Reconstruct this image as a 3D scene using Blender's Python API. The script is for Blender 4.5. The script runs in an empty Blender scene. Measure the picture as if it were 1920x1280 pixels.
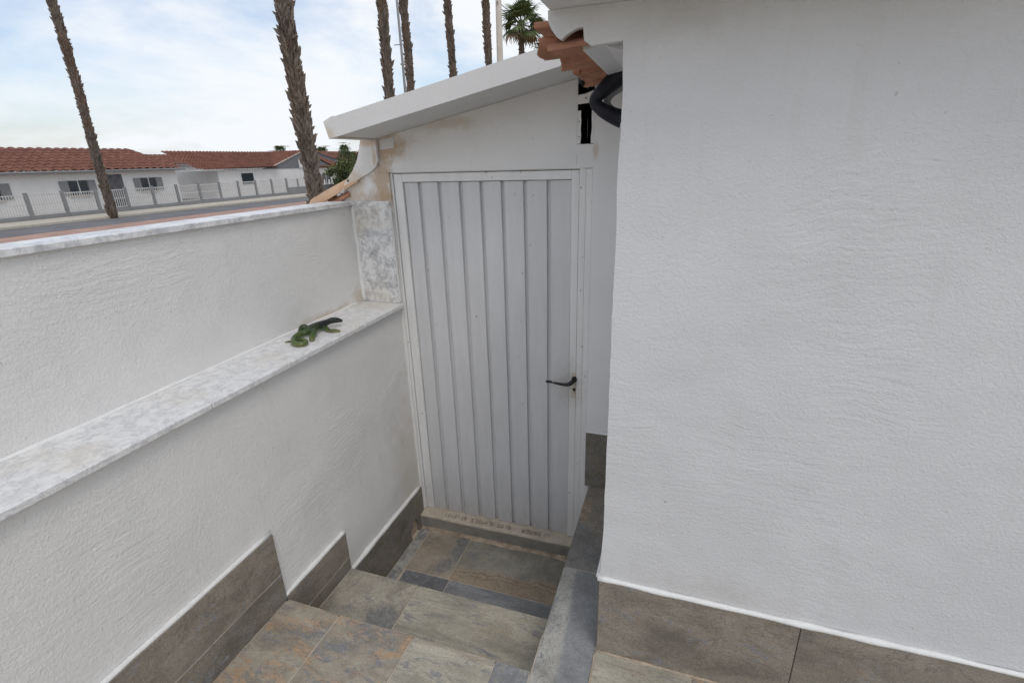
import bpy, bmesh, math, random
from mathutils import Vector, Matrix, noise
random.seed(7)
scene = bpy.context.scene
COL = scene.collection
R = math.radians

# ---------------------------------------------------------------- camera
cam_d = bpy.data.cameras.new('camera'); cam = bpy.data.objects.new('camera', cam_d); COL.objects.link(cam)
cam_d.sensor_width = 36.0; cam_d.lens = 36.0 * 937.0 / 1920.0
cam_d.clip_start = 0.05; cam_d.clip_end = 3000.0
rot = Matrix(((0.94817237, -0.08307695, 0.30670405),
              (0.31654090, 0.33129547, -0.88884485),
              (-0.02776714, 0.93986251, 0.34042246)))
cam.matrix_world = Matrix.Translation((1.3338, -2.3, 2.14)) @ rot.to_4x4()
scene.camera = cam

# ---------------------------------------------------------------- sky, sun, exposure
SUN_EL, SUN_AZ = 55.0, 136.0          # azimuth clockwise from +Y
w = bpy.data.worlds.new('World'); scene.world = w; w.use_nodes = True
nt = w.node_tree; N = nt.nodes; L = nt.links
for n in list(N): N.remove(n)
out = N.new('ShaderNodeOutputWorld'); bg = N.new('ShaderNodeBackground'); bg.inputs['Strength'].default_value = 0.095
sky = N.new('ShaderNodeTexSky'); sky.sky_type = 'NISHITA'; sky.sun_disc = False
sky.sun_elevation = R(SUN_EL); sky.sun_rotation = R(SUN_AZ); sky.air_density = 1.0; sky.dust_density = 2.0
tc = N.new('ShaderNodeTexCoord'); mp = N.new('ShaderNodeMapping'); mp.inputs['Scale'].default_value = (1.0, 1.0, 2.2)
mp.inputs['Location'].default_value = (0.35, 0.2, 0.0)
n1 = N.new('ShaderNodeTexNoise'); n1.inputs['Scale'].default_value = 2.6; n1.inputs['Detail'].default_value = 6; n1.inputs['Roughness'].default_value = 0.58
n1.inputs['Distortion'].default_value = 0.35
rp = N.new('ShaderNodeValToRGB'); rp.color_ramp.elements[0].position = 0.38; rp.color_ramp.elements[1].position = 0.58
rp.color_ramp.elements[0].color = (0.12, 0.12, 0.12, 1)
mix = N.new('ShaderNodeMix'); mix.data_type = 'RGBA'
sc = N.new('ShaderNodeMix'); sc.data_type = 'RGBA'; sc.blend_type = 'MULTIPLY'; sc.inputs[0].default_value = 1.0
sc.inputs[7].default_value = (1.72, 1.66, 1.66, 1)
L.new(tc.outputs['Generated'], mp.inputs['Vector']); L.new(mp.outputs[0], n1.inputs['Vector'])
L.new(n1.outputs['Fac'], rp.inputs[0]); L.new(sky.outputs[0], sc.inputs[6])
L.new(rp.outputs[0], mix.inputs[0]); L.new(sc.outputs[2], mix.inputs[6])
mix.inputs[7].default_value = (8.9, 9.2, 9.6, 1)
L.new(mix.outputs[2], bg.inputs['Color']); L.new(bg.outputs[0], out.inputs['Surface'])

sd = bpy.data.lights.new('sun', 'SUN'); sun = bpy.data.objects.new('sun', sd); COL.objects.link(sun)
sd.energy = 0.6; sd.angle = R(20); sd.color = (1.0, 0.96, 0.90)
ce = math.cos(R(SUN_EL))
sdir = Vector((math.sin(R(SUN_AZ)) * ce, math.cos(R(SUN_AZ)) * ce, math.sin(R(SUN_EL))))
sun.rotation_euler = (-sdir).to_track_quat('-Z', 'Y').to_euler(); sun.location = sdir * 40
vs = scene.view_settings
scene.display_settings.display_device = 'sRGB'
vs.view_transform = 'Standard'; vs.look = 'None'; vs.exposure = 0.14; vs.gamma = 1.0; vs.use_curve_mapping = False
scene.render.engine = 'CYCLES'
scene.cycles.max_bounces = 6; scene.cycles.diffuse_bounces = 3; scene.cycles.glossy_bounces = 2; scene.cycles.transmission_bounces = 1
scene.cycles.caustics_reflective = False; scene.cycles.caustics_refractive = False

# ---------------------------------------------------------------- material helpers
class NB:
    """small node-graph helper"""
    def __init__(s, name, rough=0.7, spec=0.3):
        s.m = bpy.data.materials.new(name); s.m.use_nodes = True
        s.t = s.m.node_tree; s.n = s.t.nodes
        s.b = s.n['Principled BSDF']
        s.b.inputs['Roughness'].default_value = rough
        s.b.inputs['Specular IOR Level'].default_value = spec
        c = s.n.new('ShaderNodeTexCoord'); s.co = c.outputs['Object']
    def link(s, a, b): s.t.links.new(a, b)
    def setv(s, sock, v):
        if hasattr(v, 'is_output'): s.link(v, sock)
        elif isinstance(v, (tuple, list)) and len(v) == 3 and sock.type == 'RGBA': sock.default_value = (*v, 1)
        else: sock.default_value = v
    def mapping(s, scale=(1, 1, 1), rot=(0, 0, 0), loc=(0, 0, 0), vec=None):
        k = s.n.new('ShaderNodeMapping'); s.link(vec or s.co, k.inputs[0])
        k.inputs['Scale'].default_value = scale; k.inputs['Rotation'].default_value = rot
        if hasattr(loc, 'is_output'): s.link(loc, k.inputs['Location'])
        else: k.inputs['Location'].default_value = loc
        return k.outputs[0]
    def noise(s, scale, detail=4, rough=0.5, dist=0.0, vec=None):
        k = s.n.new('ShaderNodeTexNoise'); s.link(vec or s.co, k.inputs['Vector'])
        k.inputs['Scale'].default_value = scale; k.inputs['Detail'].default_value = detail
        k.inputs['Roughness'].default_value = rough; k.inputs['Distortion'].default_value = dist
        return k.outputs['Fac']
    def voro(s, scale, vec=None, feature='F1'):
        k = s.n.new('ShaderNodeTexVoronoi'); k.feature = feature; s.link(vec or s.co, k.inputs['Vector'])
        k.inputs['Scale'].default_value = scale
        return k.outputs['Distance']
    def ramp(s, fac, stops):
        k = s.n.new('ShaderNodeValToRGB'); s.link(fac, k.inputs[0]); e = k.color_ramp.elements
        while len(e) < len(stops): e.new(0.5)
        for i, (p, c) in enumerate(stops):
            e[i].position = p
            e[i].color = (c, c, c, 1) if not isinstance(c, (tuple, list)) else (*c, 1)
        return k.outputs[0]
    def math(s, op, a, b=0.0, clamp=False):
        k = s.n.new('ShaderNodeMath'); k.operation = op; k.use_clamp = clamp
        s.setv(k.inputs[0], a); s.setv(k.inputs[1], b); return k.outputs[0]
    def mix(s, fac, a, b, blend='MIX'):
        k = s.n.new('ShaderNodeMix'); k.data_type = 'RGBA'; k.blend_type = blend
        s.setv(k.inputs[0], fac); s.setv(k.inputs[6], a); s.setv(k.inputs[7], b); return k.outputs[2]
    def sep(s, vec=None):
        k = s.n.new('ShaderNodeSeparateXYZ'); s.link(vec or s.co, k.inputs[0]); return k.outputs
    def dist(s, p, scale=(1, 1, 1)):
        v = s.mapping(scale=scale, loc=tuple(-a * b for a, b in zip(p, scale)))
        k = s.n.new('ShaderNodeVectorMath'); k.operation = 'LENGTH'; s.link(v, k.inputs[0]); return k.outputs['Value']
    def rand_vec(s, f=37.0):
        k = s.n.new('ShaderNodeObjectInfo'); c = s.n.new('ShaderNodeCombineXYZ')
        s.link(s.math('MULTIPLY', k.outputs['Random'], f), c.inputs[0])
        s.link(s.math('MULTIPLY', k.outputs['Random'], f * 1.7), c.inputs[1])
        return c.outputs[0], k.outputs['Random']
    def color(s, c): s.setv(s.b.inputs['Base Color'], c)
    def bump(s, h, strength=0.3, dist=0.01, prev=None):
        k = s.n.new('ShaderNodeBump'); k.inputs['Strength'].default_value = strength; k.inputs['Distance'].default_value = dist
        s.link(h, k.inputs['Height'])
        if prev is not None: s.link(prev, k.inputs['Normal'])
        s.link(k.outputs[0], s.b.inputs['Normal']); return k.outputs[0]

def plain(name, col, rough=0.7, var=0.12, scale=12.0, bump=0.0, bscale=60.0, spec=0.3, metal=0.0):
    m = NB(name, rough, spec)
    f = m.noise(scale, 5, 0.6)
    a = tuple(c * (1 - var) for c in col); b = tuple(min(1, c * (1 + var)) for c in col)
    m.color(m.ramp(f, [(0.3, a), (0.7, b)]))
    m.b.inputs['Metallic'].default_value = metal
    if bump: m.bump(m.noise(bscale, 4, 0.6), bump, 0.01)
    return m.m

def stucco(name, axis, col=(0.68, 0.683, 0.685), strength=0.55, stains=(), edge_dirt=None, angle=0.5, smooth=False, grain=0.26, gscale=46, stroke=0.42, bdist=0.012):
    """white painted render with trowel strokes; axis = wall normal axis"""
    m = NB(name, 0.85, 0.2)
    rr = (0, angle, 0) if axis == 'y' else (angle, 0, 0)
    sc1 = (5, 1, 38) if axis == 'y' else (1, 5, 38)
    warp = m.n.new('ShaderNodeTexNoise'); m.link(m.co, warp.inputs['Vector']); warp.inputs['Scale'].default_value = 2.0
    wv = m.n.new('ShaderNodeVectorMath'); wv.operation = 'MULTIPLY_ADD'
    m.link(warp.outputs['Color'], wv.inputs[0]); wv.inputs[1].default_value = (0.22, 0.22, 0.22); m.link(m.co, wv.inputs[2])
    strokes = m.noise(1.6, 4, 0.66, 0.3, vec=m.mapping(scale=sc1, rot=rr, vec=wv.outputs[0]))
    where = m.ramp(m.noise(2.1, 1, 0.5), [(0.44, 0.04), (0.66, 1.0)])
    st = m.math('MULTIPLY', strokes, where)
    mid = m.noise(gscale, 3, 0.6, 0.8)
    h = m.math('ADD', m.math('MULTIPLY', st, stroke), m.math('MULTIPLY', mid, 0.22 if smooth else grain))
    h = m.math('ADD', h, m.math('MULTIPLY', m.noise(4.5, 1, 0.5), 0.9))
    m.bump(h, strength, bdist)
    tint = m.ramp(m.noise(3.0, 3, 0.6), [(0.28, tuple(c * 0.93 for c in col)), (0.7, col)])
    c = tint
    dr_ = m.noise(7.0, 4, 0.65, vec=m.mapping(scale=(3.2, 3.2, 0.28)))
    c = m.mix(m.ramp(dr_, [(0.58, 0.0), (0.78, 0.22)]), c, tuple(k_ * f_ for k_, f_ in zip(col, (0.80, 0.77, 0.71))))
    nn = m.noise(14, 4, 0.65) if stains else None
    for (p, rad, scl, scol, amt) in stains:
        d = m.dist(p, scl)
        v = m.math('ADD', m.math('DIVIDE', d, rad), m.math('MULTIPLY', m.math('SUBTRACT', nn, 0.5), 1.9))
        f = m.ramp(v, [(0.25, amt), (1.0, 0.0)])
        c = m.mix(f, c, scol)
    # small specks of dirt
    spk = m.ramp(m.noise(85, 1, 0.5), [(0.20, 0.55), (0.235, 0.0)])
    c = m.mix(spk, c, (0.42, 0.39, 0.35))
    m.color(c)
    return m.m

def stone(name, base, blue=(0.205, 0.215, 0.232), rust=(0.40, 0.29, 0.195), blue_amt=0.4, rust_amt=0.4, stretch=(1, 1, 1), plane=None, rot=0.0, blobs=(), contour=False):
    """slate-look porcelain tile; each copy shifts the pattern with the object's own random number"""
    m = NB(name, 0.55, 0.35)
    rv, rnd = m.rand_vec()
    v = m.mapping(scale=stretch, rot=(0, 0, rot), loc=rv)
    n_a = m.noise(5.5, 5, 0.64, 0.6, vec=v); n_b = m.noise(9.0, 6, 0.7, 0.8, vec=m.mapping(vec=v, loc=(3.1, 7.7, 1.3)))
    n_f = m.noise(170, 2, 0.75, vec=v); n_m = m.noise(45, 4, 0.72, vec=v)
    base = tuple(x * 1.36 for x in base); blue = tuple(x * 1.2 for x in blue); rust = tuple(x * 1.12 for x in rust)
    dark = tuple(x * 0.58 for x in base); lite = tuple(min(1, x * 1.32) for x in base)
    c = m.ramp(n_a, [(0.30, dark), (0.52, base), (0.74, lite)])
    rag = m.math('MULTIPLY', m.math('SUBTRACT', n_m, 0.5), 0.42)
    lo = 0.68 - 0.36 * blue_amt
    f = m.ramp(m.math('ADD', n_b, rag), [(lo, 0.0), (lo + 0.07, 0.92)])
    c = m.mix(f, c, m.ramp(n_m, [(0.3, tuple(x * 0.55 for x in blue)), (0.7, tuple(x * 1.25 for x in blue))]))
    n_r = m.noise(4.2, 6, 0.72, 1.0, vec=m.mapping(vec=v, loc=(11.0, 2.0, 5.0)))
    lo = 0.72 - 0.36 * rust_amt
    f = m.ramp(m.math('ADD', n_r, rag), [(lo, 0.0), (lo + 0.09, 0.82)])
    c = m.mix(f, c, m.ramp(n_m, [(0.3, tuple(x * 0.7 for x in rust)), (0.7, tuple(min(1, x * 1.2) for x in rust))]))
    if plane:                                     # (normal, offset, width, colour beyond)
        nx, ny, off, wd, pc = plane
        x, y, z = m.sep()
        d = m.math('ADD', m.math('MULTIPLY', x, nx), m.math('MULTIPLY', y, ny))
        d = m.math('SUBTRACT', d, off)
        d = m.math('ADD', d, m.math('MULTIPLY', m.math('SUBTRACT', m.noise(13, 6, 0.7), 0.5), wd * 3))
        if contour:
            d = m.math('ADD', d, m.math('MULTIPLY', m.math('SUBTRACT', m.noise(5.0, 2, 0.5), 0.5), 0.16))
        f = m.ramp(m.math('ADD', m.math('DIVIDE', d, wd * 2), 0.5, True), [(0.0, 0.0), (1.0, 0.92)])
        pcv = m.ramp(m.math('ADD', m.math('MULTIPLY', n_a, 0.5), m.math('MULTIPLY', n_m, 0.5)), [(0.3, tuple(x * 0.62 for x in pc)), (0.68, tuple(min(1, x * 1.3) for x in pc))])
        if contour:
            dark_ = tuple(x * 0.42 for x in pc)
            pcv = m.mix(m.ramp(m.math('MULTIPLY', d, 10.0), [(0.0, 0.0), (0.16, 0.1), (0.22, 0.85), (0.27, 0.15), (0.42, 0.0), (0.50, 0.6), (0.60, 0.1)]), pcv, dark_)
        c = m.mix(f, c, pcv)
    for (p, rad, scl, bc, amt) in blobs:
        d = m.dist(p, scl)
        vv = m.math('ADD', m.math('DIVIDE', d, rad), m.math('MULTIPLY', m.math('SUBTRACT', m.noise(20, 7, 0.7), 0.5), 1.6))
        c = m.mix(m.ramp(vv, [(0.55, amt), (1.0, 0.0)]), c, m.ramp(n_m, [(0.3, tuple(x * 0.5 for x in bc)), (0.7, tuple(x * 1.35 for x in bc))]))
    vein = m.ramp(m.math('ABSOLUTE', m.math('SUBTRACT', m.noise(6.0, 5, 0.7, 1.2, vec=m.mapping(vec=v, loc=(5, 9, 2))), 0.5)), [(0.0, 0.55), (0.018, 0.0)])
    c = m.mix(vein, c, tuple(x * 0.42 for x in base))
    c = m.mix(m.ramp(n_f, [(0.34, 0.5), (0.58, 0.0)]), c, tuple(x * 0.42 for x in base))
    c = m.mix(m.ramp(m.noise(230, 2, 0.5), [(0.60, 0.0), (0.74, 0.55)]), c, (0.56, 0.54, 0.49))
    m.color(c)
    m.setv(m.b.inputs['Roughness'], m.ramp(n_m, [(0.3, 0.42), (0.7, 0.68)]))
    m.bump(m.noise(38, 4, 0.7), 0.4, 0.005)
    return m.m

def marble(name, vein_scale=7.0, dark=0.5, warm=0.25):
    m = NB(name, 0.32, 0.45)
    a = m.noise(vein_scale, 8, 0.66, 0.5)
    v1 = m.ramp(m.math('ABSOLUTE', m.math('SUBTRACT', a, 0.5)), [(0.0, 1.0), (0.028, 0.0)])
    cl = m.ramp(m.noise(vein_scale * 2.4, 7, 0.7, 0.4), [(0.45, 0.0), (0.60, 1.0)])
    wrm = m.ramp(m.noise(4.0, 5, 0.6), [(0.52, 0.0), (0.72, 1.0)])
    c = m.mix(m.math('MULTIPLY', cl, dark), (0.80, 0.80, 0.79), (0.36, 0.365, 0.385))
    c = m.mix(m.math('MULTIPLY', v1, 0.62 * dark + 0.15), c, (0.28, 0.285, 0.31))
    c = m.mix(m.math('MULTIPLY', wrm, warm), c, (0.62, 0.55, 0.42))
    m.color(c); m.bump(m.noise(40, 3, 0.6), 0.05, 0.004)
    return m.m

def paint(name, col, dirt=0.35, chips=True, sheen=0.42, grime=False):
    """old white gloss paint on metal or board"""
    m = NB(name, sheen, 0.35)
    v = m.mapping(scale=(7, 7, 1.0))
    g = m.noise(3.0, 5, 0.6, vec=v)
    c = m.ramp(g, [(0.28, tuple(x * 0.90 for x in col)), (0.72, col)])
    run = m.ramp(m.noise(9.0, 6, 0.7, vec=m.mapping(scale=(9, 9, 0.7))), [(0.56, 0.0), (0.78, dirt)])
    c = m.mix(run, c, (0.50, 0.455, 0.38))
    gd = m.ramp(m.math('ADD', m.math('DIVIDE', m.dist((0.845, -0.01, 1.05), (1, 1, 0.55)), 0.10), m.math('MULTIPLY', m.math('SUBTRACT', m.noise(20, 5, 0.7), 0.5), 1.6)), [(0.2, 0.42), (1.0, 0.0)])
    c = m.mix(gd, c, (0.43, 0.39, 0.33))
    if grime:
        x_, y_, z_ = m.sep()
        low = m.math('ADD', m.math('MULTIPLY', z_, -3.2), m.math('MULTIPLY', m.noise(16, 5, 0.7, vec=m.mapping(scale=(2.5, 1, 0.6))), 1.5))
        c = m.mix(m.ramp(low, [(0.0, 0.0), (0.45, 0.28)]), c, (0.40, 0.37, 0.32))
    if chips:
        ch = m.ramp(m.noise(42, 2, 0.4, vec=m.mapping(scale=(1.6, 1.6, 0.7))), [(0.235, 0.7), (0.255, 0.0)])
        c = m.mix(ch, c, (0.16, 0.14, 0.13))
    m.color(c)
    m.bump(m.math('ADD', m.noise(28, 4, 0.6), m.math('MULTIPLY', m.noise(3.0, 3, 0.5), 2.0)), 0.2, 0.008)
    return m.m

RUSTY = (0.50, 0.36, 0.235); OCHRE = (0.56, 0.455, 0.33)
MAT = {}
MAT['wall_right'] = stucco('white_trowelled_render', 'y', angle=-0.45, strength=0.75, grain=0.26, gscale=125, stroke=0.34, bdist=0.012,
                           stains=[((1.5, -0.975, 0.83), 0.10, (0.25, 0.3, 1), (0.46, 0.43, 0.38), 0.25), ((1.35, -0.975, 1.16), 0.0045, (1, 0.3, 1), (0.2, 0.19, 0.18), 0.5), ((1.30, -0.975, 2.42), 0.05, (0.3, 0.3, 1), (0.48, 0.46, 0.43), 0.3)])
MAT['wall_left'] = stucco('white_rough_render', 'x', (0.80, 0.79, 0.765), angle=-0.62, strength=0.7, grain=0.34, gscale=120, stroke=0.55, bdist=0.013,
                          stains=[((-0.08, -0.10, 0.42), 0.22, (1, 1, 0.35), OCHRE, 0.30), ((-0.295, -0.02, 1.47), 0.07, (1, 0.5, 1), OCHRE, 0.5),
                                  ((-0.295, -0.35, 1.445), 0.035, (1, 0.12, 1), RUSTY, 0.5)])
MAT['shed_wall'] = stucco('white_smooth_render', 'y', (0.84, 0.835, 0.82), angle=0.1, strength=0.28, smooth=True,
                          stains=[((-0.05, -0.03, 2.235), 0.14, (1, 0.3, 1.4), RUSTY, 0.85), ((-0.105, -0.03, 2.06), 0.11, (1.5, 0.3, 0.5), RUSTY, 0.8),
                                  ((-0.27, -0.03, 2.02), 0.10, (1, 0.3, 1), OCHRE, 0.6), ((-0.15, -0.03, 1.985), 0.13, (0.8, 0.3, 2.6), RUSTY, 0.75),
                                  ((0.25, -0.03, 2.305), 0.16, (0.6, 0.3, 4), OCHRE, 0.45), ((0.955, -0.03, 2.165), 0.022, (1.4, 0.3, 0.6), RUSTY, 0.45)])
MAT['roof_white'] = stucco('white_roof_edge_paint', 'y', (0.71, 0.705, 0.69), angle=0.1, strength=0.2, smooth=True,
                           stains=[((-0.13, -0.37, 2.26), 0.06, (1, 0.2, 1), OCHRE, 0.6), ((-0.15, -0.05, 2.24), 0.07, (1, 0.6, 1), RUSTY, 0.7)])
MAT['mortar_white'] = stucco('white_painted_mortar', 'y', (0.77, 0.755, 0.73), angle=0.3, strength=0.6,
                             stains=[((-0.26, -0.04, 2.06), 0.09, (1, 0.4, 1), OCHRE, 0.65), ((-0.16, -0.05, 2.245), 0.05, (0.7, 0.4, 1.4), RUSTY, 0.75), ((-0.125, -0.05, 2.17), 0.03, (1.6, 0.4, 0.5), RUSTY, 0.6)])
MAT['door'] = paint('grey_white_gloss_paint', (0.70, 0.70, 0.70), 0.22, grime=True)
MAT['door_frame'] = paint('aged_white_frame_paint', (0.85, 0.845, 0.825), 0.30)
MAT['caulk'] = plain('white_caulk', (0.80, 0.80, 0.78), 0.7, 0.06, 20, 0.4, 40)
MAT['gap'] = plain('dark_void', (0.02, 0.018, 0.016), 0.95, 0.2)
MAT['foam'] = plain('black_rubber_foam', (0.012, 0.013, 0.020), 0.5, 0.25, 20, 0.25, 90)
MAT['black_metal'] = plain('black_handle_metal', (0.014, 0.014, 0.015), 0.38, 0.3, 30, 0.3, 60, 0.5)
MAT['zinc'] = plain('dull_zinc', (0.42, 0.42, 0.41), 0.45, 0.15, 40, 0, 60, 0.5, 0.6)
MAT['concrete'] = plain('sill_concrete', (0.56, 0.495, 0.40), 0.9, 0.16, 18, 0.5, 70)
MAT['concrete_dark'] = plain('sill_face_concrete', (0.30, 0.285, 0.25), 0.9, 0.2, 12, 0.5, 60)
MAT['mortar_orange'] = plain('orange_mortar', (0.46, 0.375, 0.28), 0.95, 0.34, 24, 0.6, 60)
MAT['letter'] = plain('scratched_concrete', (0.335, 0.29, 0.235), 0.95, 0.2, 60)
MAT['grout'] = plain('sandy_grout', (0.50, 0.44, 0.36), 0.95, 0.25, 14, 0.5, 90)
MAT['terracotta'] = plain('terracotta', (0.40, 0.195, 0.125), 0.85, 0.32, 16, 0.4, 50)
MAT['terracotta_pale'] = plain('pale_terracotta', (0.54, 0.36, 0.23), 0.8, 0.14, 10, 0.35, 50)
MAT['shelf'] = marble('white_grey_marble', 11.0, 0.32, 0.55)
MAT['panel'] = marble('grey_veined_marble', 8.0, 0.70, 0.55)
MAT['coping'] = marble('pale_marble', 6.0, 0.45, 0.12)
OLV = (0.295, 0.273, 0.224); KHK = (0.340, 0.318, 0.257); BRN = (0.275, 0.235, 0.190); BLU = (0.215, 0.225, 0.240)
MAT['st_rusty'] = stone('rusty_slate_tile', (0.29, 0.262, 0.21), blue_amt=0.48, rust_amt=0.60, rust=(0.47, 0.305, 0.185), rot=0.75, stretch=(1.0, 2.6, 1))
MAT['st_olive'] = stone('olive_slate_tile', KHK, blue_amt=0.30, rust_amt=0.40, rust=(0.42, 0.33, 0.225), rot=0.05, stretch=(0.6, 2.2, 1))
MAT['st_olive_blot'] = stone('blotched_olive_slate_tile', OLV, blue_amt=0.2, rust_amt=0.3, blobs=[((0.235, -0.975, 0.297), 0.095, (1, 0.85, 1), BLU, 0.85)])
MAT['st_brown_blot'] = stone('brown_slate_tile', (0.31, 0.27, 0.215), blue_amt=0.14, rust_amt=0.4, blobs=[((0.262, -0.17, 0), 0.075, (1, 0.42, 1), BLU, 0.9), ((0.205, -0.33, 0), 0.06, (1, 0.8, 1), BLU, 0.7)])
MAT['st_band'] = stone('banded_slate_tile', (0.25, 0.238, 0.20), blue_amt=0.2, rust_amt=0.25, plane=(0.05, -1.0, 0.330, 0.012, (0.43, 0.335, 0.235)), contour=True)
MAT['st_dark'] = stone('dark_blue_slate_tile', (0.135, 0.14, 0.15), blue_amt=0.35, rust_amt=0.05)
MAT['st_blue'] = stone('blue_grey_slate_tile', (0.23, 0.238, 0.245), blue_amt=0.45, rust_amt=0.14, stretch=(0.6, 2, 1))
MAT['st_greyblue'] = stone('pale_grey_slate_tile', (0.30, 0.295, 0.275), blue_amt=0.6, rust_amt=0.18)
MAT['st_diag'] = stone('two_tone_slate_tile', (0.20, 0.195, 0.182), blue_amt=0.45, rust_amt=0.30, plane=(0.72, 0.69, 0.475, 0.012, (0.33, 0.295, 0.245)), blobs=[((0.985, -0.25, 0.495), 0.07, (1.8, 0.6, 1), (0.45, 0.32, 0.22), 0.7)])
MAT['st_split'] = stone('split_grey_slate_tile', (0.315, 0.31, 0.285), blue_amt=0.30, rust_amt=0.1, plane=(1.0, 0.06, 0.985, 0.010, (0.262, 0.275, 0.29)))
MAT['st_skirt'] = stone('brown_slate_skirting', (0.215, 0.19, 0.155), blue_amt=0.28, rust_amt=0.3, rust=(0.25, 0.195, 0.145), stretch=(0.8, 0.8, 1.5))
MAT['st_skirt_dk'] = stone('dark_slate_skirting', (0.175, 0.158, 0.13), blue_amt=0.34, rust_amt=0.26, rust=(0.22, 0.175, 0.13), stretch=(0.9, 0.9, 1.3))
def fibre(name, col):
    m = NB(name, 0.95, 0.15); rv, rnd_ = m.rand_vec(9.0)
    n = m.noise(5.0, 5, 0.7, vec=m.mapping(scale=(1, 1, 0.5), loc=rv)); b_ = m.noise(1.1, 2, 0.5, vec=m.mapping(loc=rv))
    c = m.ramp(n, [(0.28, tuple(x * 0.35 for x in col)), (0.5, col), (0.72, tuple(x * 1.55 for x in col))])
    c = m.mix(m.ramp(b_, [(0.4, 0.0), (0.65, 0.5)]), c, tuple(x * y for x, y in zip(col, (1.05, 0.85, 0.7))))
    m.color(c); m.bump(m.noise(50, 3, 0.7), 0.6, 0.01); return m.m
MAT['bark'] = fibre('palm_bark', (0.12, 0.098, 0.08))
MAT['boot'] = fibre('palm_leaf_base', (0.165, 0.140, 0.118))
MAT['frond'] = plain('palm_frond', (0.105, 0.135, 0.05), 0.6, 0.4, 3)
MAT['frond_dead'] = plain('dry_palm_frond', (0.21, 0.155, 0.09), 0.9, 0.3, 3)
MAT['leaf'] = plain('tree_leaf', (0.125, 0.150, 0.045), 0.6, 0.55, 2.5)
MAT['leaf_dark'] = plain('dark_tree_leaf', (0.06, 0.085, 0.035), 0.6, 0.5, 2.5)
MAT['pole_beige'] = plain('beige_pole_paint', (0.50, 0.46, 0.40), 0.7, 0.1, 3)
MAT['pole_grey'] = plain('grey_mast_metal', (0.30, 0.30, 0.30), 0.5, 0.15, 3)
MAT['cable'] = plain('black_cable', (0.03, 0.03, 0.035), 0.6, 0.1)
MAT['asphalt'] = plain('asphalt', (0.17, 0.17, 0.175), 0.95, 0.18, 0.8, 0.3, 30)
MAT['kerb'] = plain('kerb_stone', (0.50, 0.46, 0.39), 0.9, 0.12, 3, 0.3, 20)
MAT['pave_red'] = plain('red_paving', (0.42, 0.27, 0.22), 0.9, 0.2, 1.5, 0.3, 20)
MAT['earth'] = plain('dry_earth', (0.36, 0.31, 0.24), 0.95, 0.22, 0.5, 0.5, 6)
MAT['house_white'] = plain('house_white_paint', (0.74, 0.74, 0.73), 0.85, 0.06, 1.2)
MAT['house_grey'] = plain('house_grey_paint', (0.19, 0.195, 0.205), 0.85, 0.08, 1.2)
MAT['fence_grey'] = plain('fence_grey_paint', (0.24, 0.245, 0.25), 0.7, 0.1, 2)
MAT['bar_white'] = plain('white_fence_bar', (0.55, 0.55, 0.54), 0.6, 0.08, 2)
MAT['glass'] = plain('dark_window_glass', (0.04, 0.05, 0.06), 0.1, 0.1, 1, 0, 1, 0.5)
MAT['mural'] = plain('grey_mural_paint', (0.13, 0.13, 0.14), 0.9, 0.3, 4)

def roof_mat():
    m = NB('house_roof_tile', 0.9, 0.2)
    c = m.ramp(m.noise(2.2, 6, 0.7), [(0.3, (0.13, 0.058, 0.042)), (0.55, (0.21, 0.095, 0.068)), (0.78, (0.28, 0.15, 0.11))])
    m.color(c); m.bump(m.noise(14, 3, 0.6), 0.4, 0.03); return m.m
MAT['roof_tile'] = roof_mat()

def lizard_mat():
    m = NB('glazed_green_ceramic', 0.22, 0.5)
    x, y, z = m.sep()
    up = m.math('SUBTRACT', z, 1.44)
    n = m.noise(28, 5, 0.65, 0.5)
    c = m.ramp(n, [(0.3, (0.018, 0.036, 0.008)), (0.5, (0.062, 0.112, 0.018)), (0.72, (0.165, 0.180, 0.050))])
    fwd = m.math('ADD', m.math('MULTIPLY', m.math('ADD', y, 0.735), 4.6), m.math('MULTIPLY', m.math('SUBTRACT', n, 0.5), 1.3))
    hi = m.math('MULTIPLY', up, 22.0, True)
    dark = m.math('MULTIPLY', m.ramp(fwd, [(0.25, 0.0), (0.75, 1.0)]), m.ramp(hi, [(0.36, 0.0), (0.58, 1.0)]))
    c = m.mix(dark, c, (0.010, 0.014, 0.016))
    c = m.mix(m.ramp(up, [(0.004, 0.55), (0.012, 0.0)]), c, (0.30, 0.21, 0.10))
    sc_ = m.voro(210, feature='DISTANCE_TO_EDGE')
    c = m.mix(m.ramp(sc_, [(0.02, 0.5), (0.10, 0.0)]), c, (0.02, 0.035, 0.01))
    m.color(c); m.bump(sc_, 0.25, 0.002); return m.m
MAT['lizard'] = lizard_mat()

# ---------------------------------------------------------------- object helpers
def tag(o, label=None, cat=None, group=None, kind=None):
    if label: o['label'] = label
    if cat: o['category'] = cat
    if group: o['group'] = group
    if kind: o['kind'] = kind
    return o

def attach(o, parent):
    if parent is not None:
        o.parent = parent
        p = Matrix.Identity(4); q = parent
        chain = []
        while q is not None: chain.append(q); q = q.parent
        for q in reversed(chain):
            p = p @ q.matrix_parent_inverse @ q.matrix_basis
        o.matrix_parent_inverse = p.inverted()
    return o

def thing(name, loc, label, cat, group=None):
    o = bpy.data.objects.new(name, None); o.empty_display_size = 0.1; o.location = loc
    COL.objects.link(o); return tag(o, label, cat, group)

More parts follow.
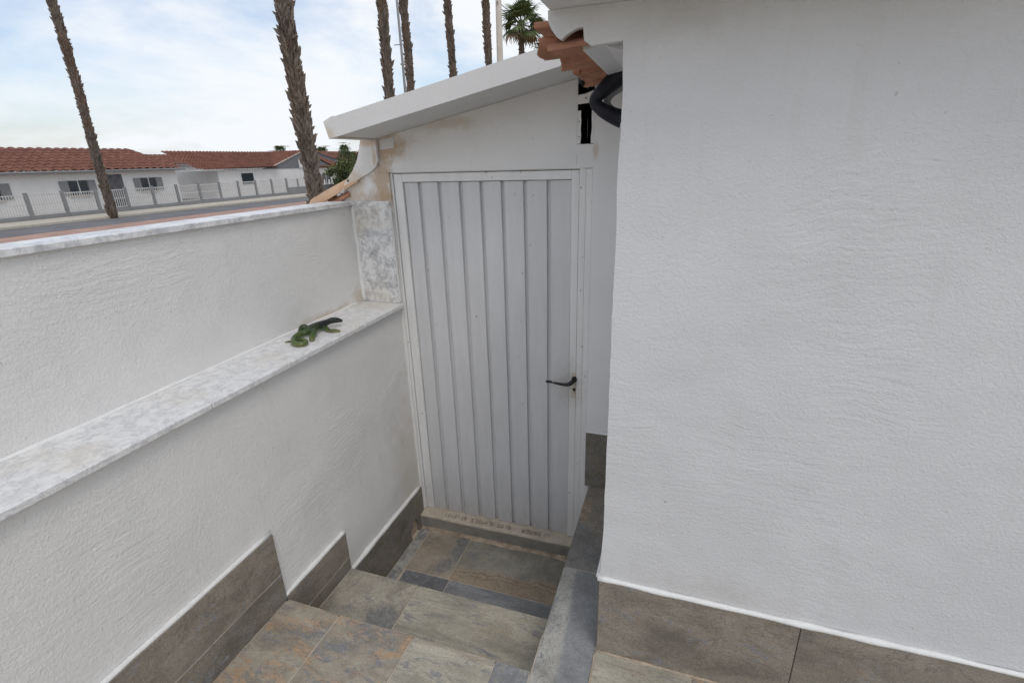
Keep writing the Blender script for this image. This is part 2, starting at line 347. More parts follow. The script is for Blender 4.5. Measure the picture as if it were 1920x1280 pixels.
class MB:
    def __init__(s): s.v = []; s.f = []
    def add(s, vs, fs):
        k = len(s.v); s.v += [tuple(p) for p in vs]; s.f += [tuple(i + k for i in f) for f in fs]; return s
    def box(s, x0, x1, y0, y1, z0, z1, bev=0.0):
        if x0 > x1: x0, x1 = x1, x0
        if y0 > y1: y0, y1 = y1, y0
        if z0 > z1: z0, z1 = z1, z0
        if bev <= 0:
            v = [(x0, y0, z0), (x1, y0, z0), (x1, y1, z0), (x0, y1, z0), (x0, y0, z1), (x1, y0, z1), (x1, y1, z1), (x0, y1, z1)]
            return s.add(v, [(0, 3, 2, 1), (4, 5, 6, 7), (0, 1, 5, 4), (1, 2, 6, 5), (2, 3, 7, 6), (3, 0, 4, 7)])
        b = min(bev, (x1 - x0) / 2.1, (y1 - y0) / 2.1, (z1 - z0) / 2.1)
        bm = bmesh.new(); bmesh.ops.create_cube(bm, size=1.0)
        for q in bm.verts:
            q.co = ((x0 + x1) / 2 + q.co.x * (x1 - x0), (y0 + y1) / 2 + q.co.y * (y1 - y0), (z0 + z1) / 2 + q.co.z * (z1 - z0))
        bmesh.ops.bevel(bm, geom=list(bm.edges), offset=b, segments=1, affect='EDGES', profile=0.5)
        bm.verts.index_update()
        s.add([q.co[:] for q in bm.verts], [[q.index for q in f.verts] for f in bm.faces]); bm.free(); return s
    def prism(s, poly, a, b, axis='y'):
        """poly: outline (counter-clockwise seen from -axis side) extruded from a to b along axis"""
        n = len(poly)
        def P(p, t): return (p[0], t, p[1]) if axis == 'y' else ((t, p[0], p[1]) if axis == 'x' else (p[0], p[1], t))
        v = [P(p, a) for p in poly] + [P(p, b) for p in poly]
        f = [tuple(range(n)), tuple(range(2 * n - 1, n - 1, -1))] + [(i, i + n, (i + 1) % n + n, (i + 1) % n) for i in range(n)]
        return s.add(v, f)
    def tube(s, pts, rad, seg=10, cap=True, flat=1.0, up=(0, 0, 1)):
        pts = [Vector(p) for p in pts]; n = len(pts)
        rr = rad if isinstance(rad, (list, tuple)) else [rad] * n
        rings = []; upv = Vector(up); prev = None
        for i, p in enumerate(pts):
            d = (pts[min(i + 1, n - 1)] - pts[max(i - 1, 0)]).normalized()
            if prev is None:
                a = d.cross(upv)
                if a.length < 1e-3: a = d.cross(Vector((1, 0, 0)))
            else: a = prev - d * prev.dot(d)
            a.normalize(); prev = a; b = a.cross(d).normalized()
            rings.append([p + a * (math.cos(t) * rr[i]) + b * (math.sin(t) * rr[i] * flat) for t in [2 * math.pi * k / seg for k in range(seg)]])
        v = [q[:] for r_ in rings for q in r_]
        f = [(i * seg + k, i * seg + (k + 1) % seg, (i + 1) * seg + (k + 1) % seg, (i + 1) * seg + k) for i in range(n - 1) for k in range(seg)]
        if cap: f += [tuple(range(seg - 1, -1, -1)), tuple((n - 1) * seg + k for k in range(seg))]
        return s.add(v, f)
    def ball(s, c, r_, seg=10, rings=6):
        pts = []; c = Vector(c); rx, ry, rz = r_ if isinstance(r_, (tuple, list)) else (r_, r_, r_)
        for i in range(rings + 1):
            t = math.pi * i / rings
            for k in range(seg):
                a = 2 * math.pi * k / seg
                pts.append((c.x + rx * math.sin(t) * math.cos(a), c.y + ry * math.sin(t) * math.sin(a), c.z + rz * math.cos(t)))
        f = [(i * seg + k, (i + 1) * seg + k, (i + 1) * seg + (k + 1) % seg, i * seg + (k + 1) % seg) for i in range(rings) for k in range(seg)]
        return s.add(pts, f)
    def build(s, name, mat, parent=None, smooth=False, fix=False):
        me = bpy.data.meshes.new(name); me.from_pydata(s.v, [], s.f)
        if fix:
            bm = bmesh.new(); bm.from_mesh(me); bmesh.ops.recalc_face_normals(bm, faces=bm.faces); bm.to_mesh(me); bm.free()
        me.materials.append(MAT[mat] if isinstance(mat, str) else mat)
        if smooth:
            for p in me.polygons: p.use_smooth = True
        me.update()
        o = bpy.data.objects.new(name, me); COL.objects.link(o)
        return attach(o, parent)

def bx(name, mat, parent, x0, x1, y0, y1, z0, z1, bev=0.0, fix=True):
    return MB().box(x0, x1, y0, y1, z0, z1, bev).build(name, mat, parent, fix=fix)

def wob(p, s, a, seed=0.0):
    return a * noise.noise(Vector((p[0] * s + seed, p[1] * s + 3.1, p[2] * s + 7.7)))

# ================================================================= SETTING
g = MB(); g.add([(-400, -400, -0.14), (400, -400, -0.14), (400, 400, -0.14), (-400, 400, -0.14)], [(0, 1, 2, 3)])
tag(g.build('ground', 'earth'), kind='structure')
g = MB(); g.add([(-23.6, -200, -0.136), (-10.0, -200, -0.136), (-10.0, 300, -0.136), (-23.6, 300, -0.136)], [(0, 1, 2, 3)])
tag(g.build('pavement', 'pave_red'), kind='structure')
g = MB(); g.add([(-27.0, -200, -0.132), (-23.6, -200, -0.132), (-23.6, 300, -0.132), (-27.0, 300, -0.132)], [(0, 1, 2, 3)])
tag(g.build('road', 'asphalt'), kind='structure')
g = MB().box(-29.4, -27.0, -200, 300, -0.14, 0.0, 0.02)
tag(g.build('far_pavement', 'kerb', fix=True), kind='structure')

# ---- terrace floor, steps and landing: mortar beds with separate tiles on top
ter = MB()
ter.box(-0.40, 0.963, -7.0, -1.140, -0.13, 0.4926)
ter.box(0.963, 7.0, -7.0, -0.985, -0.13, 0.4926)
ter.box(0.975, 1.165, -0.985, -0.052, -0.13, 0.4926)
ter_o = tag(ter.build('terrace_floor', 'grout', fix=True), kind='structure')
ter.v, ter.f = [], []
stp_o = tag(bx('step', 'grout', None, -0.10, 0.974, -1.139, -0.756, -0.13, 0.2946), kind='structure')
lan_o = tag(bx('landing', 'grout', None, -0.10, 0.974, -0.755, 0.05, -0.13, -0.0024), kind='structure')

def tile(mat, parent, x0, x1, y0, y1, z, t=0.010, g=0.0021, name='tile', up=True):
    dz = random.uniform(-0.0006, 0.0006)
    o = bx(name, mat, parent, x0 + g, x1 - g, y0 + g, y1 - g, z - t, z + dz, 0.0019)
    return o
# landing tiles
tile('st_greyblue', lan_o, -0.062, 0.002, -0.745, -0.083, 0.0)
tile('st_brown_blot', lan_o, 0.002, 0.272, -0.412, -0.083, 0.0)
tile('st_band', lan_o, 0.272, 0.962, -0.412, -0.083, 0.0)
tile('st_dark', lan_o, 0.012, 0.282, -0.745, -0.412, 0.0)
tile('st_blue', lan_o, 0.282, 0.962, -0.745, -0.412, 0.0)
# first step: two treads, riser tiles below the nosing
tile('st_olive_blot', stp_o, -0.062, 0.306, -1.139, -0.745, 0.297)
tile('st_olive', stp_o, 0.306, 0.963, -1.139, -0.745, 0.297)
for a, b, mm in ((-0.062, 0.306, 'st_blue'), (0.306, 0.963, 'st_dark')):
    bx('riser_tile', mm, stp_o, a + .002, b - .002, -0.756, -0.747, 0.003, 0.2865, 0.0012)
    bx('riser_tile', mm, ter_o, a + .002, b - .002, -1.140, -1.1305, 0.300, 0.484, 0.0012)
# terrace tiles, running bond of long slate-look tiles
cols = [(-0.062, 0.188, 'st_rusty'), (0.188, 0.511, 'st_rusty'), (0.511, 0.834, 'st_olive'), (0.834, 0.963, 'st_greyblue')]
for i, (a, b, mm) in enumerate(cols):
    ys = [-1.1285, -1.732, -2.336, -2.94, -3.5]
    for j in range(4):
        tile(mm if j == 0 else random.choice(['st_rusty', 'st_olive', 'st_greyblue']), ter_o, a, b, ys[j + 1], ys[j], 0.495)
tile('st_diag', ter_o, 0.965, 1.163, -0.640, -0.056, 0.495)
tile('st_split', ter_o, 0.965, 1.160, -1.245, -0.640, 0.495)
for j, (a, b) in enumerate(((-1.85, -1.245), (-2.45, -1.85), (-3.05, -2.45), (-3.5, -3.05))):
    tile(['st_greyblue', 'st_olive', 'st_blue', 'st_rusty'][j], ter_o, 0.965, 1.160, a, b, 0.495)
x = 1.160; k = 0
while x < 5.0:
    ys = [-0.988, -1.40, -2.0, -2.6, -3.2] if k % 2 == 0 else [-0.988, -1.70, -2.3, -2.9, -3.5]
    for j in range(4):
        tile('st_olive' if k == 0 and j == 0 else random.choice(['st_olive', 'st_rusty', 'st_olive', 'st_greyblue', 'st_rusty']), ter_o, x, x + 0.323, ys[j + 1], ys[j], 0.495)
    x += 0.323; k += 1

# ================================================================= LEFT PARAPET
pw = thing('parapet_wall', (-0.24, -1.7, -0.13), 'low white rendered parapet with marble ledge and stone skirting, left of the door', 'wall')
def wall_face(name, mat, parent, u0, u1, z0, z1, pos, back, axis, step=0.03, amp=0.002, edge=None, top=None):
    """rendered wall with a gently uneven face; axis 'x' faces +X, axis 'y' faces -Y"""
    nu = max(2, int((u1 - u0) / step)); nz = max(2, int((z1 - z0) / step)); m = MB(); v = []
    for j in range(nz + 1):
        for i in range(nu + 1):
            u = u0 + (u1 - u0) * i / nu
            zt = top(u) if top else z1
            z = z0 + (zt - z0) * j / nz
            d = amp * (noise.noise(Vector((u * 5, z * 5, pos))) + 0.5 * noise.noise(Vector((u * 14, z * 14, pos + 4))))
            du = edge(z) if (edge and i == 0) else (edge(z) * 0.4 if (edge and i == 1) else 0.0)
            v.append((pos + d, u + du, z) if axis == 'x' else (u + du, pos - d, z))
    W_ = nu + 1
    f = [(j * W_ + i, j * W_ + i + 1, (j + 1) * W_ + i + 1, (j + 1) * W_ + i) for j in range(nz) for i in range(nu)]
    # boundary loop to a flat back
    loop = [i for i in range(W_)] + [j * W_ + nu for j in range(1, nz + 1)] + [nz * W_ + i for i in range(nu - 1, -1, -1)] + [j * W_ for j in range(nz - 1, 0, -1)]
    base = len(v)
    for q in loop:
        p = v[q]; v.append((back, p[1], p[2]) if axis == 'x' else (p[0], back, p[2]))
    n = len(loop)
    f += [(loop[(i + 1) % n], loop[i], base + i, base + (i + 1) % n) for i in range(n)]
    f.append(tuple(base + i for i in range(n)))
    m.add(v, f)
    return m.build(name, mat, parent, fix=True)
wall_face('lower_wall', 'wall_left', pw, -4.2, -0.016, -0.13, 1.416, -0.080, -0.40, 'x')
wall_face('upper_wall', 'wall_left', pw, -4.2, -0.042, 1.4165, 1.944, -0.296, -0.399, 'x')
# coping stones of pale marble
cy = [-0.036, -0.92, -1.80, -2.70, -3.60, -4.2]
for a, b in zip(cy[1:], cy[:-1]):
    bx('coping_stone', 'coping', pw, -0.425, -0.278, a + .001, b - .001, 1.9455, 1.966, 0.002)
sy = [-0.040, -1.25, -2.45, -3.65, -4.2]
for a, b in zip(sy[1:], sy[:-1]):
    bx('ledge_slab', 'shelf', pw, -0.318, -0.047, a + .001, b - .001, 1.4175, 1.440, 0.003)
# mortar bead along the foot of the upper wall, stained
m = MB(); pts = [(-0.2955 + wob((0, t, 0), 9, .003), t, 1.4415 + wob((0, t, 1), 11, .003)) for t in [-3.0 + 0.04 * i for i in range(74)]]
m.tube(pts, [0.007 + wob(p, 15, .004, 5) for p in pts], 7); m.build('mortar_bead', 'caulk', pw, smooth=True)
bx('marble_panel', 'panel', pw, -0.292, -0.070, -0.052, -0.032, 1.4405, 1.966, 0.002)
m = MB(); m.tube([(-0.289 + wob((0, 0, z), 12, .004), -0.049, z) for z in [1.442 + 0.02 * i for i in range(26)]], 0.012, 7); m.build('mortar_bead', 'caulk', pw, smooth=True)
m = MB(); m.tube([(-0.068, -0.044 + wob((0, 1, z), 12, .002), z) for z in [1.442 + 0.02 * i for i in range(26)]], 0.006, 6); m.build('mortar_bead', 'mortar_white', pw, smooth=True)
# stepped slate skirting on the lower wall
def skirt(mat, y0, y1, z0, z1):
    return bx('skirting_tile', mat, pw, -0.085, -0.062, y0 + .001, y1 - .001, z0, z1, 0.0015)
# lowest one has a rough arched drain hole near the sill
poly = [(-0.744, 0.001), (-0.205, 0.001), (-0.207, 0.045), (-0.196, 0.085), (-0.175, 0.108), (-0.150, 0.113), (-0.130, 0.100), (-0.117, 0.072), (-0.113, 0.035), (-0.112, 0.001), (-0.084, 0.001), (-0.040, 0.268), (-0.744, 0.268)]
poly[10] = (-0.0835, 0.001); poly.insert(11, (-0.0835, 0.10)); poly.insert(12, (-0.041, 0.10))
MB().prism(poly, -0.085, -0.062, 'x').build('skirting_tile', 'st_skirt_dk', pw, fix=True)
bx('drain_hole', 'mortar_orange', pw, -0.0845, -0.0795, -0.200, -0.118, 0.002, 0.10)
skirt('st_skirt', -1.130, -0.746, 0.366, 0.507)
bx('grout_line', 'grout', pw, -0.0845, -0.0628, -1.129, -0.747, 0.3625, 0.3665)
bx('grout_line', 'grout', pw, -0.0845, -0.0632, -2.93, -1.134, 0.6255, 0.6295)
skirt('st_skirt_dk', -1.130, -0.746, 0.299, 0.363)
for a, b in ((-1.737, -1.132), (-2.34, -1.738), (-2.94, -2.341)):
    skirt('st_skirt', a, b, 0.629, 0.820); skirt('st_skirt_dk', a, b, 0.497, 0.626)
# white paint fillets above the skirting
def fillet(p0, p1, r_=0.007, parent=pw, mat='caulk', n=24, name='paint_fillet'):
    p0, p1 = Vector(p0), Vector(p1); pts = [p0.lerp(p1, i / n) for i in range(n + 1)]
    m = MB(); m.tube([p + Vector((0, 0, wob(p, 14, .0022))) for p in pts], [r_ * (1 + wob(p, 17, .35, 9)) for p in pts], 7)
    return m.build(name, mat, parent, smooth=True)
fillet((-0.074, -0.744, 0.272), (-0.074, -0.05, 0.272), 0.012)
fillet((-0.073, -1.13, 0.511), (-0.073, -0.746, 0.511), 0.010)
fillet((-0.073, -2.94, 0.824), (-0.073, -1.135, 0.824), 0.010)
fillet((-0.074, -0.744, 0.275), (-0.074, -0.744, 0.507), 0.006)
fillet((-0.074, -1.13, 0.515), (-0.074, -1.13, 0.818), 0.006)

# ================================================================= SHED
sh = thing('shed', (0.45, 0.7, -0.13), 'small white lean-to shed with sloping roof slab and metal door', 'shed')
SL = 0.196                                             # slope of the roof
def soff(x): return 2.2775 + SL * x                    # underside of the slab
wl = MB()
# right of the door, full height, leaving the slot open; then above the door; then left shoulder
wl.prism([(0.945, -0.13), (1.32, -0.13), (1.32, soff(1.32)), (0.945, soff(0.945))], -0.045, 0.12)
sw = wl.build('wall', 'shed_wall', sh, fix=True)
ab = MB()
ab.prism([(-0.118, 2.100), (0.872, 2.100), (0.872, soff(0.872)), (-0.118, soff(-0.118))], -0.030, 0.10)
ab.build('wall_above_door', 'shed_wall', sh, fix=True)
sl_ = MB()
sl_.prism([(-0.378, -0.13), (-0.066, -0.13), (-0.066, 2.0995), (-0.118, 2.0995), (-0.118, soff(-0.118)), (-0.215, soff(-0.215)), (-0.235, 2.13), (-0.30, 2.055), (-0.378, 1.995)], -0.031, 0.12)
sl_.build('wall_shoulder', 'shed_wall', sh, fix=True)
pst = MB(); pst.prism([(0.8725, 2.100), (0.9445, 2.100), (0.9445, 2.196), (0.8725, 2.196)], -0.034, 0.10)
pst.build('wall_patch', 'shed_wall', sh, fix=True)
# raised pads of render near the top left corner
MB().prism([(-0.100, 2.205), (-0.022, 2.212), (-0.018, 2.262), (-0.100, 2.248)], -0.0325, -0.029).build('render_patch', 'roof_white', sh, fix=True)
# slot beside the wall: deep and dark, with a white strap and drilled strip
bx('slot_back', 'gap', sh, 0.8735, 0.9995, 0.20, 0.21, 2.19, 2.46)
bx('slot_cheek', 'gap', sh, 0.8722, 0.8734, -0.026, 0.20, 2.197, 2.43)
bx('slot_cheek', 'gap', sh, 0.9436, 0.9448, -0.040, 0.20, 2.197, 2.44)
bx('slot_floor', 'gap', sh, 0.8736, 0.9434, -0.030, 0.20, 2.1965, 2.198)
m = MB(); e = [(0.8735, 2.1975), (0.888, 2.1975)]
zz = [2.1975 + 0.0185 * i for i in range(1, 8)]
poly = [(0.874, 2.198), (0.8865, 2.198)] + [(0.888 + 0.0012 * math.sin(i * 2.1), z) for i, z in enumerate(zz)] + [(0.874, 2.3265)]
m.prism(poly, -0.036, -0.033); st = m.build('metal_strip', 'door_frame', sh, fix=True)
for z in (2.225, 2.285): MB().tube([(0.8805, -0.0372, z), (0.8805, -0.0355, z)], 0.0022, 8).build('screw_hole', 'gap', st)
m = MB(); m.prism([(0.866, 2.350), (0.985, 2.358), (0.990, 2.398), (0.940, 2.400), (0.905, 2.389), (0.866, 2.384)], -0.040, -0.0365)
st2 = m.build('metal_strap', 'door_frame', sh, fix=True)
MB().tube([(0.908, -0.0415, 2.372), (0.908, -0.0395, 2.372)], 0.0034, 8).build('screw_hole', 'gap', st2)
m = MB(); m.prism([(0.9335, 2.198), (0.945, 2.198), (0.945, 2.35), (0.936, 2.35), (0.9345, 2.30), (0.9365, 2.26), (0.9325, 2.22)], -0.0465, -0.0435)
m.build('render_edge', 'shed_wall', sh, fix=True)
# lintel band lines above the door
MB().prism([(-0.098, 2.112), (0.870, 2.110), (0.870, 2.1525), (-0.098, 2.1545)], -0.0325, -0.0285).build('lintel_band', 'shed_wall', sh, fix=True)
# roof slab, thin and sloping, with a front fascia and a lip on the low end
TH = 0.068
def slab(name, mat, x0, x1, y0, y1, lo, hi):
    m = MB(); m.prism([(x0, soff(x0) + lo), (x1, soff(x1) + lo), (x1, soff(x1) + hi), (x0, soff(x0) + hi)], y0, y1)
    return m.build(name, mat, sh, fix=True)
slab('roof_slab', 'roof_white', -0.118, 1.30, -0.352, 1.55, 0.001, TH)
m = MB(); m.prism([(-0.128, soff(-0.128) - 0.006), (1.30, soff(1.30) - 0.004), (1.30, soff(1.30) + TH + .004), (-0.092, soff(-0.092) + TH + .004), (-0.094, soff(-0.094) + TH + .008), (-0.108, soff(-0.108) + TH + .007), (-0.146, soff(-0.146) + TH - 0.002)], -0.371, -0.3525)
m.build('fascia', 'roof_white', sh, fix=True)
m = MB(); m.prism([(-0.128, soff(-0.128) - 0.005), (-0.112, soff(-0.112) - 0.004), (-0.119, soff(-0.119) + TH), (-0.146, soff(-0.146) + TH - 0.003)], -0.352, 1.56)
m.build('end_lip', 'roof_white', sh, fix=True)
# shed body behind
bx('side_wall', 'shed_wall', sh, -0.10, -0.02, 0.121, 1.5, -0.13, 2.258); bx('side_wall', 'shed_wall', sh, 1.22, 1.30, 0.121, 1.5, -0.13, 2.51)
bx('back_wall', 'shed_wall', sh, -0.019, 1.219, 1.40, 1.48, -0.13, 2.27)
# concrete sill with scratched lettering, orange mortar at its foot
sill = MB()
n = 24; v = []
prof = [(-0.082, -0.005), (-0.084, 0.060), (-0.082, 0.094), (-0.074, 0.1005), (0.0, 0.1015), (0.030, 0.1015), (0.030, -0.005)]
for i in range(n + 1):
    X_ = -0.078 + (0.955 + 0.078) * i / n
    for (y, z) in prof:
        v.append((X_, y + wob((X_, y, z), 9, .0025) * (1 if y < -0.05 else 0), z + (wob((X_, y, z), 8, .0022, 2) if 0.0 < z else 0)))
k = len(prof)
f = [(i * k + j, (i + 1) * k + j, (i + 1) * k + (j + 1) % k, i * k + (j + 1) % k) for i in range(n) for j in range(k)] + [tuple(range(k)), tuple(n * k + j for j in range(k - 1, -1, -1))]
sill_o = sill.add(v, f).build('door_sill', 'concrete', sh, fix=True)
m = MB(); v = []
for i in range(n + 1):
    X_ = -0.060 + 1.02 * i / n; w_ = 0.004 + 0.022 * max(0, noise.noise(Vector((X_ * 5, 1, 2))) + 0.15) + 0.008 * (X_ > 0.25)
    v += [(X_, -0.080, 0.030 + 0.008 * noise.noise(Vector((X_ * 7, 5, 2)))), (X_, -0.083 - w_ * 0.45, 0.0085), (X_, -0.083 - w_, 0.0006), (X_, -0.080, -0.004)]
f = [(i * 4 + j, (i + 1) * 4 + j, (i + 1) * 4 + (j + 1) % 4, i * 4 + (j + 1) % 4) for i in range(n) for j in range(4)] + [(0, 1, 2, 3), (n * 4 + 3, n * 4 + 2, n * 4 + 1, n * 4)]
m.add(v, f).build('mortar_fillet', 'mortar_orange', sill_o, fix=True)
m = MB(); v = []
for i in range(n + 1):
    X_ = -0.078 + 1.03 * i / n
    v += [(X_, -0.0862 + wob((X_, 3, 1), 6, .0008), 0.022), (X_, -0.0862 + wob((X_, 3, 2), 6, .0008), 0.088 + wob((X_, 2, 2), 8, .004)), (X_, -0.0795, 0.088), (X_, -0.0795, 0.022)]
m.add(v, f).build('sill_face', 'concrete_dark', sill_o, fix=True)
GL = {'U': [[(0, 1), (0, .25), (.25, 0), (.5, 0), (.7, .25), (.7, 1)]], 'I': [[(.15, 0), (.15, 1)]], 'S': [[(.7, .85), (.45, 1), (.1, .9), (.05, .65), (.6, .4), (.65, .12), (.35, 0), (0, .15)]],
      'M': [[(0, 0), (.05, 1), (.38, .4), (.7, 1), (.75, 0)]], 'E': [[(.6, 1), (0, 1), (0, 0), (.6, 0)], [(0, .5), (.5, .5)]], 'R': [[(0, 0), (0, 1), (.5, .95), (.6, .72), (.45, .5), (0, .48)], [(.3, .48), (.65, 0)]],
      'G': [[(.68, .8), (.4, 1), (.08, .8), (0, .4), (.2, .03), (.55, .03), (.68, .3), (.4, .42)]], 'O': [[(.35, 1), (.05, .75), (.05, .25), (.35, 0), (.65, .25), (.65, .75), (.35, 1)]],
      'L': [[(0, 1), (0, 0), (.55, 0)]], 'N': [[(0, 0), (0, 1), (.6, 0), (.6, 1)]], 'T': [[(.3, 0), (.3, 1)], [(0, 1), (.65, 1)]], '0': [[(.35, 1), (.08, .75), (.08, .25), (.35, 0), (.6, .25), (.6, .75), (.35, 1)]],
      '1': [[(0, .75), (.2, 1), (.2, 0)]], '2': [[(.02, .78), (.3, 1), (.58, .75), (.05, .02), (.62, .02)]], '7': [[(0, 1), (.6, 1), (.2, 0)]], '-': [[(.05, .48), (.5, .48)]], 'B': [[(0, 0), (0, 1), (.5, .9), (.5, .58), (0, .52), (.6, .4), (.6, .08), (0, 0)]]}
def lettering(words, parent):
    rnd = random.Random(3)
    for (txt, xr, xl) in words:                       # read from inside the doorway: starts at xr, runs towards -X
        adv = (xr - xl) / len(txt)
        for i, ch in enumerate(txt):
            ox = xr - adv * i; sz = 0.027 * rnd.uniform(.9, 1.1); dy = rnd.uniform(-.002, .002); shr = rnd.uniform(-.12, .12)
            m = MB()
            for line in GL.get(ch, []):
                pts = [(ox - (px * adv * 0.98 + shr * py * 0.012), -0.032 - dy - py * sz, 0.1024 + 0.0018) for px, py in line]
                for a, b in zip(pts[:-1], pts[1:]):
                    a, b = Vector(a), Vector(b); d = (b - a).normalized(); nrm = Vector((-d.y, d.x, 0)) * 0.0016
                    a = a - d * 0.0012; b = b + d * 0.0012
                    lo = Vector((0, 0, -0.0022))
                    q = [a - nrm, b - nrm, b + nrm, a + nrm]
                    m.add([p[:] for p in q] + [(p + lo)[:] for p in q], [(0, 1, 2, 3), (4, 7, 6, 5), (0, 4, 5, 1), (1, 5, 6, 2), (2, 6, 7, 3), (3, 7, 4, 0)])
            m.build('letter', 'letter', parent, fix=True)
lettering([('UISBMER', 0.745, 0.575), ('GIOO', 0.512, 0.424), ('OLNTELS', 0.408, 0.255), ('01-7-21', 0.229, 0.078)], sill_o)
# barrel tiles running down the sloping shoulder to the left of the shed
def barrel(name, mat, p0, p1, r0, r1, th, parent, squash=1.0, arc=(0, 180), lip=0.0):
    p0, p1 = Vector(p0), Vector(p1); ax = (p1 - p0).normalized(); side = Vector((0, 1, 0)); upv = side.cross(ax).normalized()
    if upv.z < 0: upv = -upv
    m = MB(); n, s = 10, 14; v = []
    for i in range(n + 1):
        t = i / n; c = p0.lerp(p1, t); r_ = r0 + (r1 - r0) * t
        for layer in (0, 1):
            rr = r_ - layer * th
            for k in range(s + 1):
                a = R(arc[0] + (arc[1] - arc[0]) * k / s)
                wv = wob(c + Vector((0, k * .01, 0)), 9, .0022)
                v.append((c - side * (math.cos(a) * rr) + upv * (math.sin(a) * rr * squash + wv))[:])
    W_ = 2 * (s + 1); f = []
    for i in range(n):
        for k in range(s):
            a = i * W_ + k; f.append((a, a + 1, a + W_ + 1, a + W_))
            a = i * W_ + s + 1 + k; f.append((a, a + W_, a + W_ + 1, a + 1))
        a = i * W_; f.append((a, a + W_, a + W_ + s + 1, a + s + 1))
        a = i * W_ + s; f.append((a, a + s + 1, a + W_ + s + 1, a + W_))
    for i in (0, n):
        for k in range(s):
            a = i * W_ + k; f.append((a, a + s + 1, a + s + 2, a + 1))
    return m.add(v, f).build(name, mat, parent, smooth=False, fix=True)
barrel('ridge_tile', 'terracotta_pale', (-0.235, 0.035, 2.062), (-0.535, 0.035, 1.925), 0.086, 0.105, 0.014, sh, 0.62)
barrel('ridge_tile', 'terracotta', (-0.30, 0.035, 1.992), (-0.46, 0.035, 1.920), 0.082, 0.088, 0.014, sh, 0.55)
def rough_plate(name, poly, y0, y1, mat, parent, bev, amp):
    me = MB().prism(poly, y0, y1); bm = bmesh.new(); vs_ = [bm.verts.new(p) for p in me.v]
    for f_ in me.f: bm.faces.new([vs_[k] for k in f_])
    bmesh.ops.recalc_face_normals(bm, faces=bm.faces)
    ed = [e for e in bm.edges if all(abs(q.co.y - y0) < 1e-5 for q in e.verts)]
    bmesh.ops.bevel(bm, geom=ed, offset=bev, segments=3, affect='EDGES', profile=0.6)
    bmesh.ops.triangulate(bm, faces=bm.faces); bmesh.ops.subdivide_edges(bm, edges=list(bm.edges), cuts=2, use_grid_fill=True)
    for q in bm.verts:
        p = q.co.copy(); q.co += Vector((wob(p, 30, amp, 1), wob(p, 24, amp, 4), wob(p, 28, amp, 9)))
    m_ = MB(); bm.verts.index_update(); m_.v = [q.co[:] for q in bm.verts]; m_.f = [tuple(q.index for q in f_.verts) for f_ in bm.faces]; bm.free()
    return m_.build(name, mat, parent, fix=True)
rough_plate('painted_tile', [(-0.106, 2.262), (-0.106, 2.160), (-0.122, 2.128), (-0.160, 2.104), (-0.205, 2.082), (-0.255, 2.056), (-0.312, 2.026), (-0.330, 2.036), (-0.292, 2.078), (-0.262, 2.112), (-0.232, 2.150), (-0.210, 2.200), (-0.192, 2.262)], -0.050, -0.0315, 'mortar_white', sh, 0.004, 0.0034)
bx('tile_core', 'mortar_white', sh, -0.190, -0.122, -0.030, 0.09, 2.10, 2.255)
MB().tube([(-0.292, -0.0535, 2.066), (-0.292, -0.046, 2.066)], 0.005, 8).build('nail_hole', 'gap', sh)
bx('brick', 'terracotta', sh, -0.455, -0.382, -0.028, 0.09, 1.900, 1.985, 0.004)
m = MB()
for i in range(9):
    t = i / 8; m.ball((-0.315 - 0.055 * t, -0.045 + random.uniform(-.004, .004), 2.032 - 0.035 * t + random.uniform(-.006, .006)), (random.uniform(.006, .013), .010, random.uniform(.005, .010)), 7, 5)
m.build('mortar_lumps', 'mortar_white', sh, smooth=True)

# ================================================================= DOOR
dr = thing('metal_door', (0.42, 0.0, 0.10), 'grey white metal door of vertical boards with black lever handle', 'door')
ZT, ZB = 2.050, 0.1045
edges = [-0.003, 0.0825, 0.190, 0.302, 0.409, 0.515, 0.6245, 0.737, 0.8425]
gw = [0.0, 0.0215, 0.0215, 0.021, 0.0185, 0.018, 0.018, 0.0195, 0.0]
for i in range(8):
    x0 = edges[i] + (gw[i] if i else 0) * 0.55; x1 = edges[i + 1] - (gw[i + 1] if i < 7 else 0) * 0.45
    m = MB(); d = 0.019
    poly = [(x0 - 0.003, d), (x0, 0.0015), (x0 + 0.0022, 0.0), (x1 - 0.0015, 0.0), (x1, 0.002), (x1 + 0.0005, d)]
    nz = 26; v = []
    for j in range(nz + 1):
        z = ZB + (ZT - ZB) * j / nz
        for (px, py) in poly: v.append((px + wob((px, 0, z), 2.2, .0014), py + wob((px, 1, z), 2.6, .0016), z))
    k = len(poly)
    f = [(j * k + a, j * k + a + 1, (j + 1) * k + a + 1, (j + 1) * k + a) for j in range(nz) for a in range(k - 1)]
    f += [tuple(range(k)), tuple(nz * k + a for a in range(k - 1, -1, -1))]
    m.add(v, f).build('board', 'door', dr, fix=True)
bx('backing_sheet', 'door', dr, -0.004, 0.8435, 0.0175, 0.024, ZB, ZT)
# stiles and top rail of the leaf
bx('stile', 'door_frame', dr, -0.0525, -0.0060, -0.012, 0.030, 0.1045, 2.0925, 0.002)
bx('stile', 'door_frame', dr, 0.8455, 0.8800, -0.013, 0.030, 0.1045, 2.0925, 0.002)
bx('top_rail', 'door_frame', dr, -0.0055, 0.8450, -0.012, 0.030, 2.0530, 2.0925, 0.002)
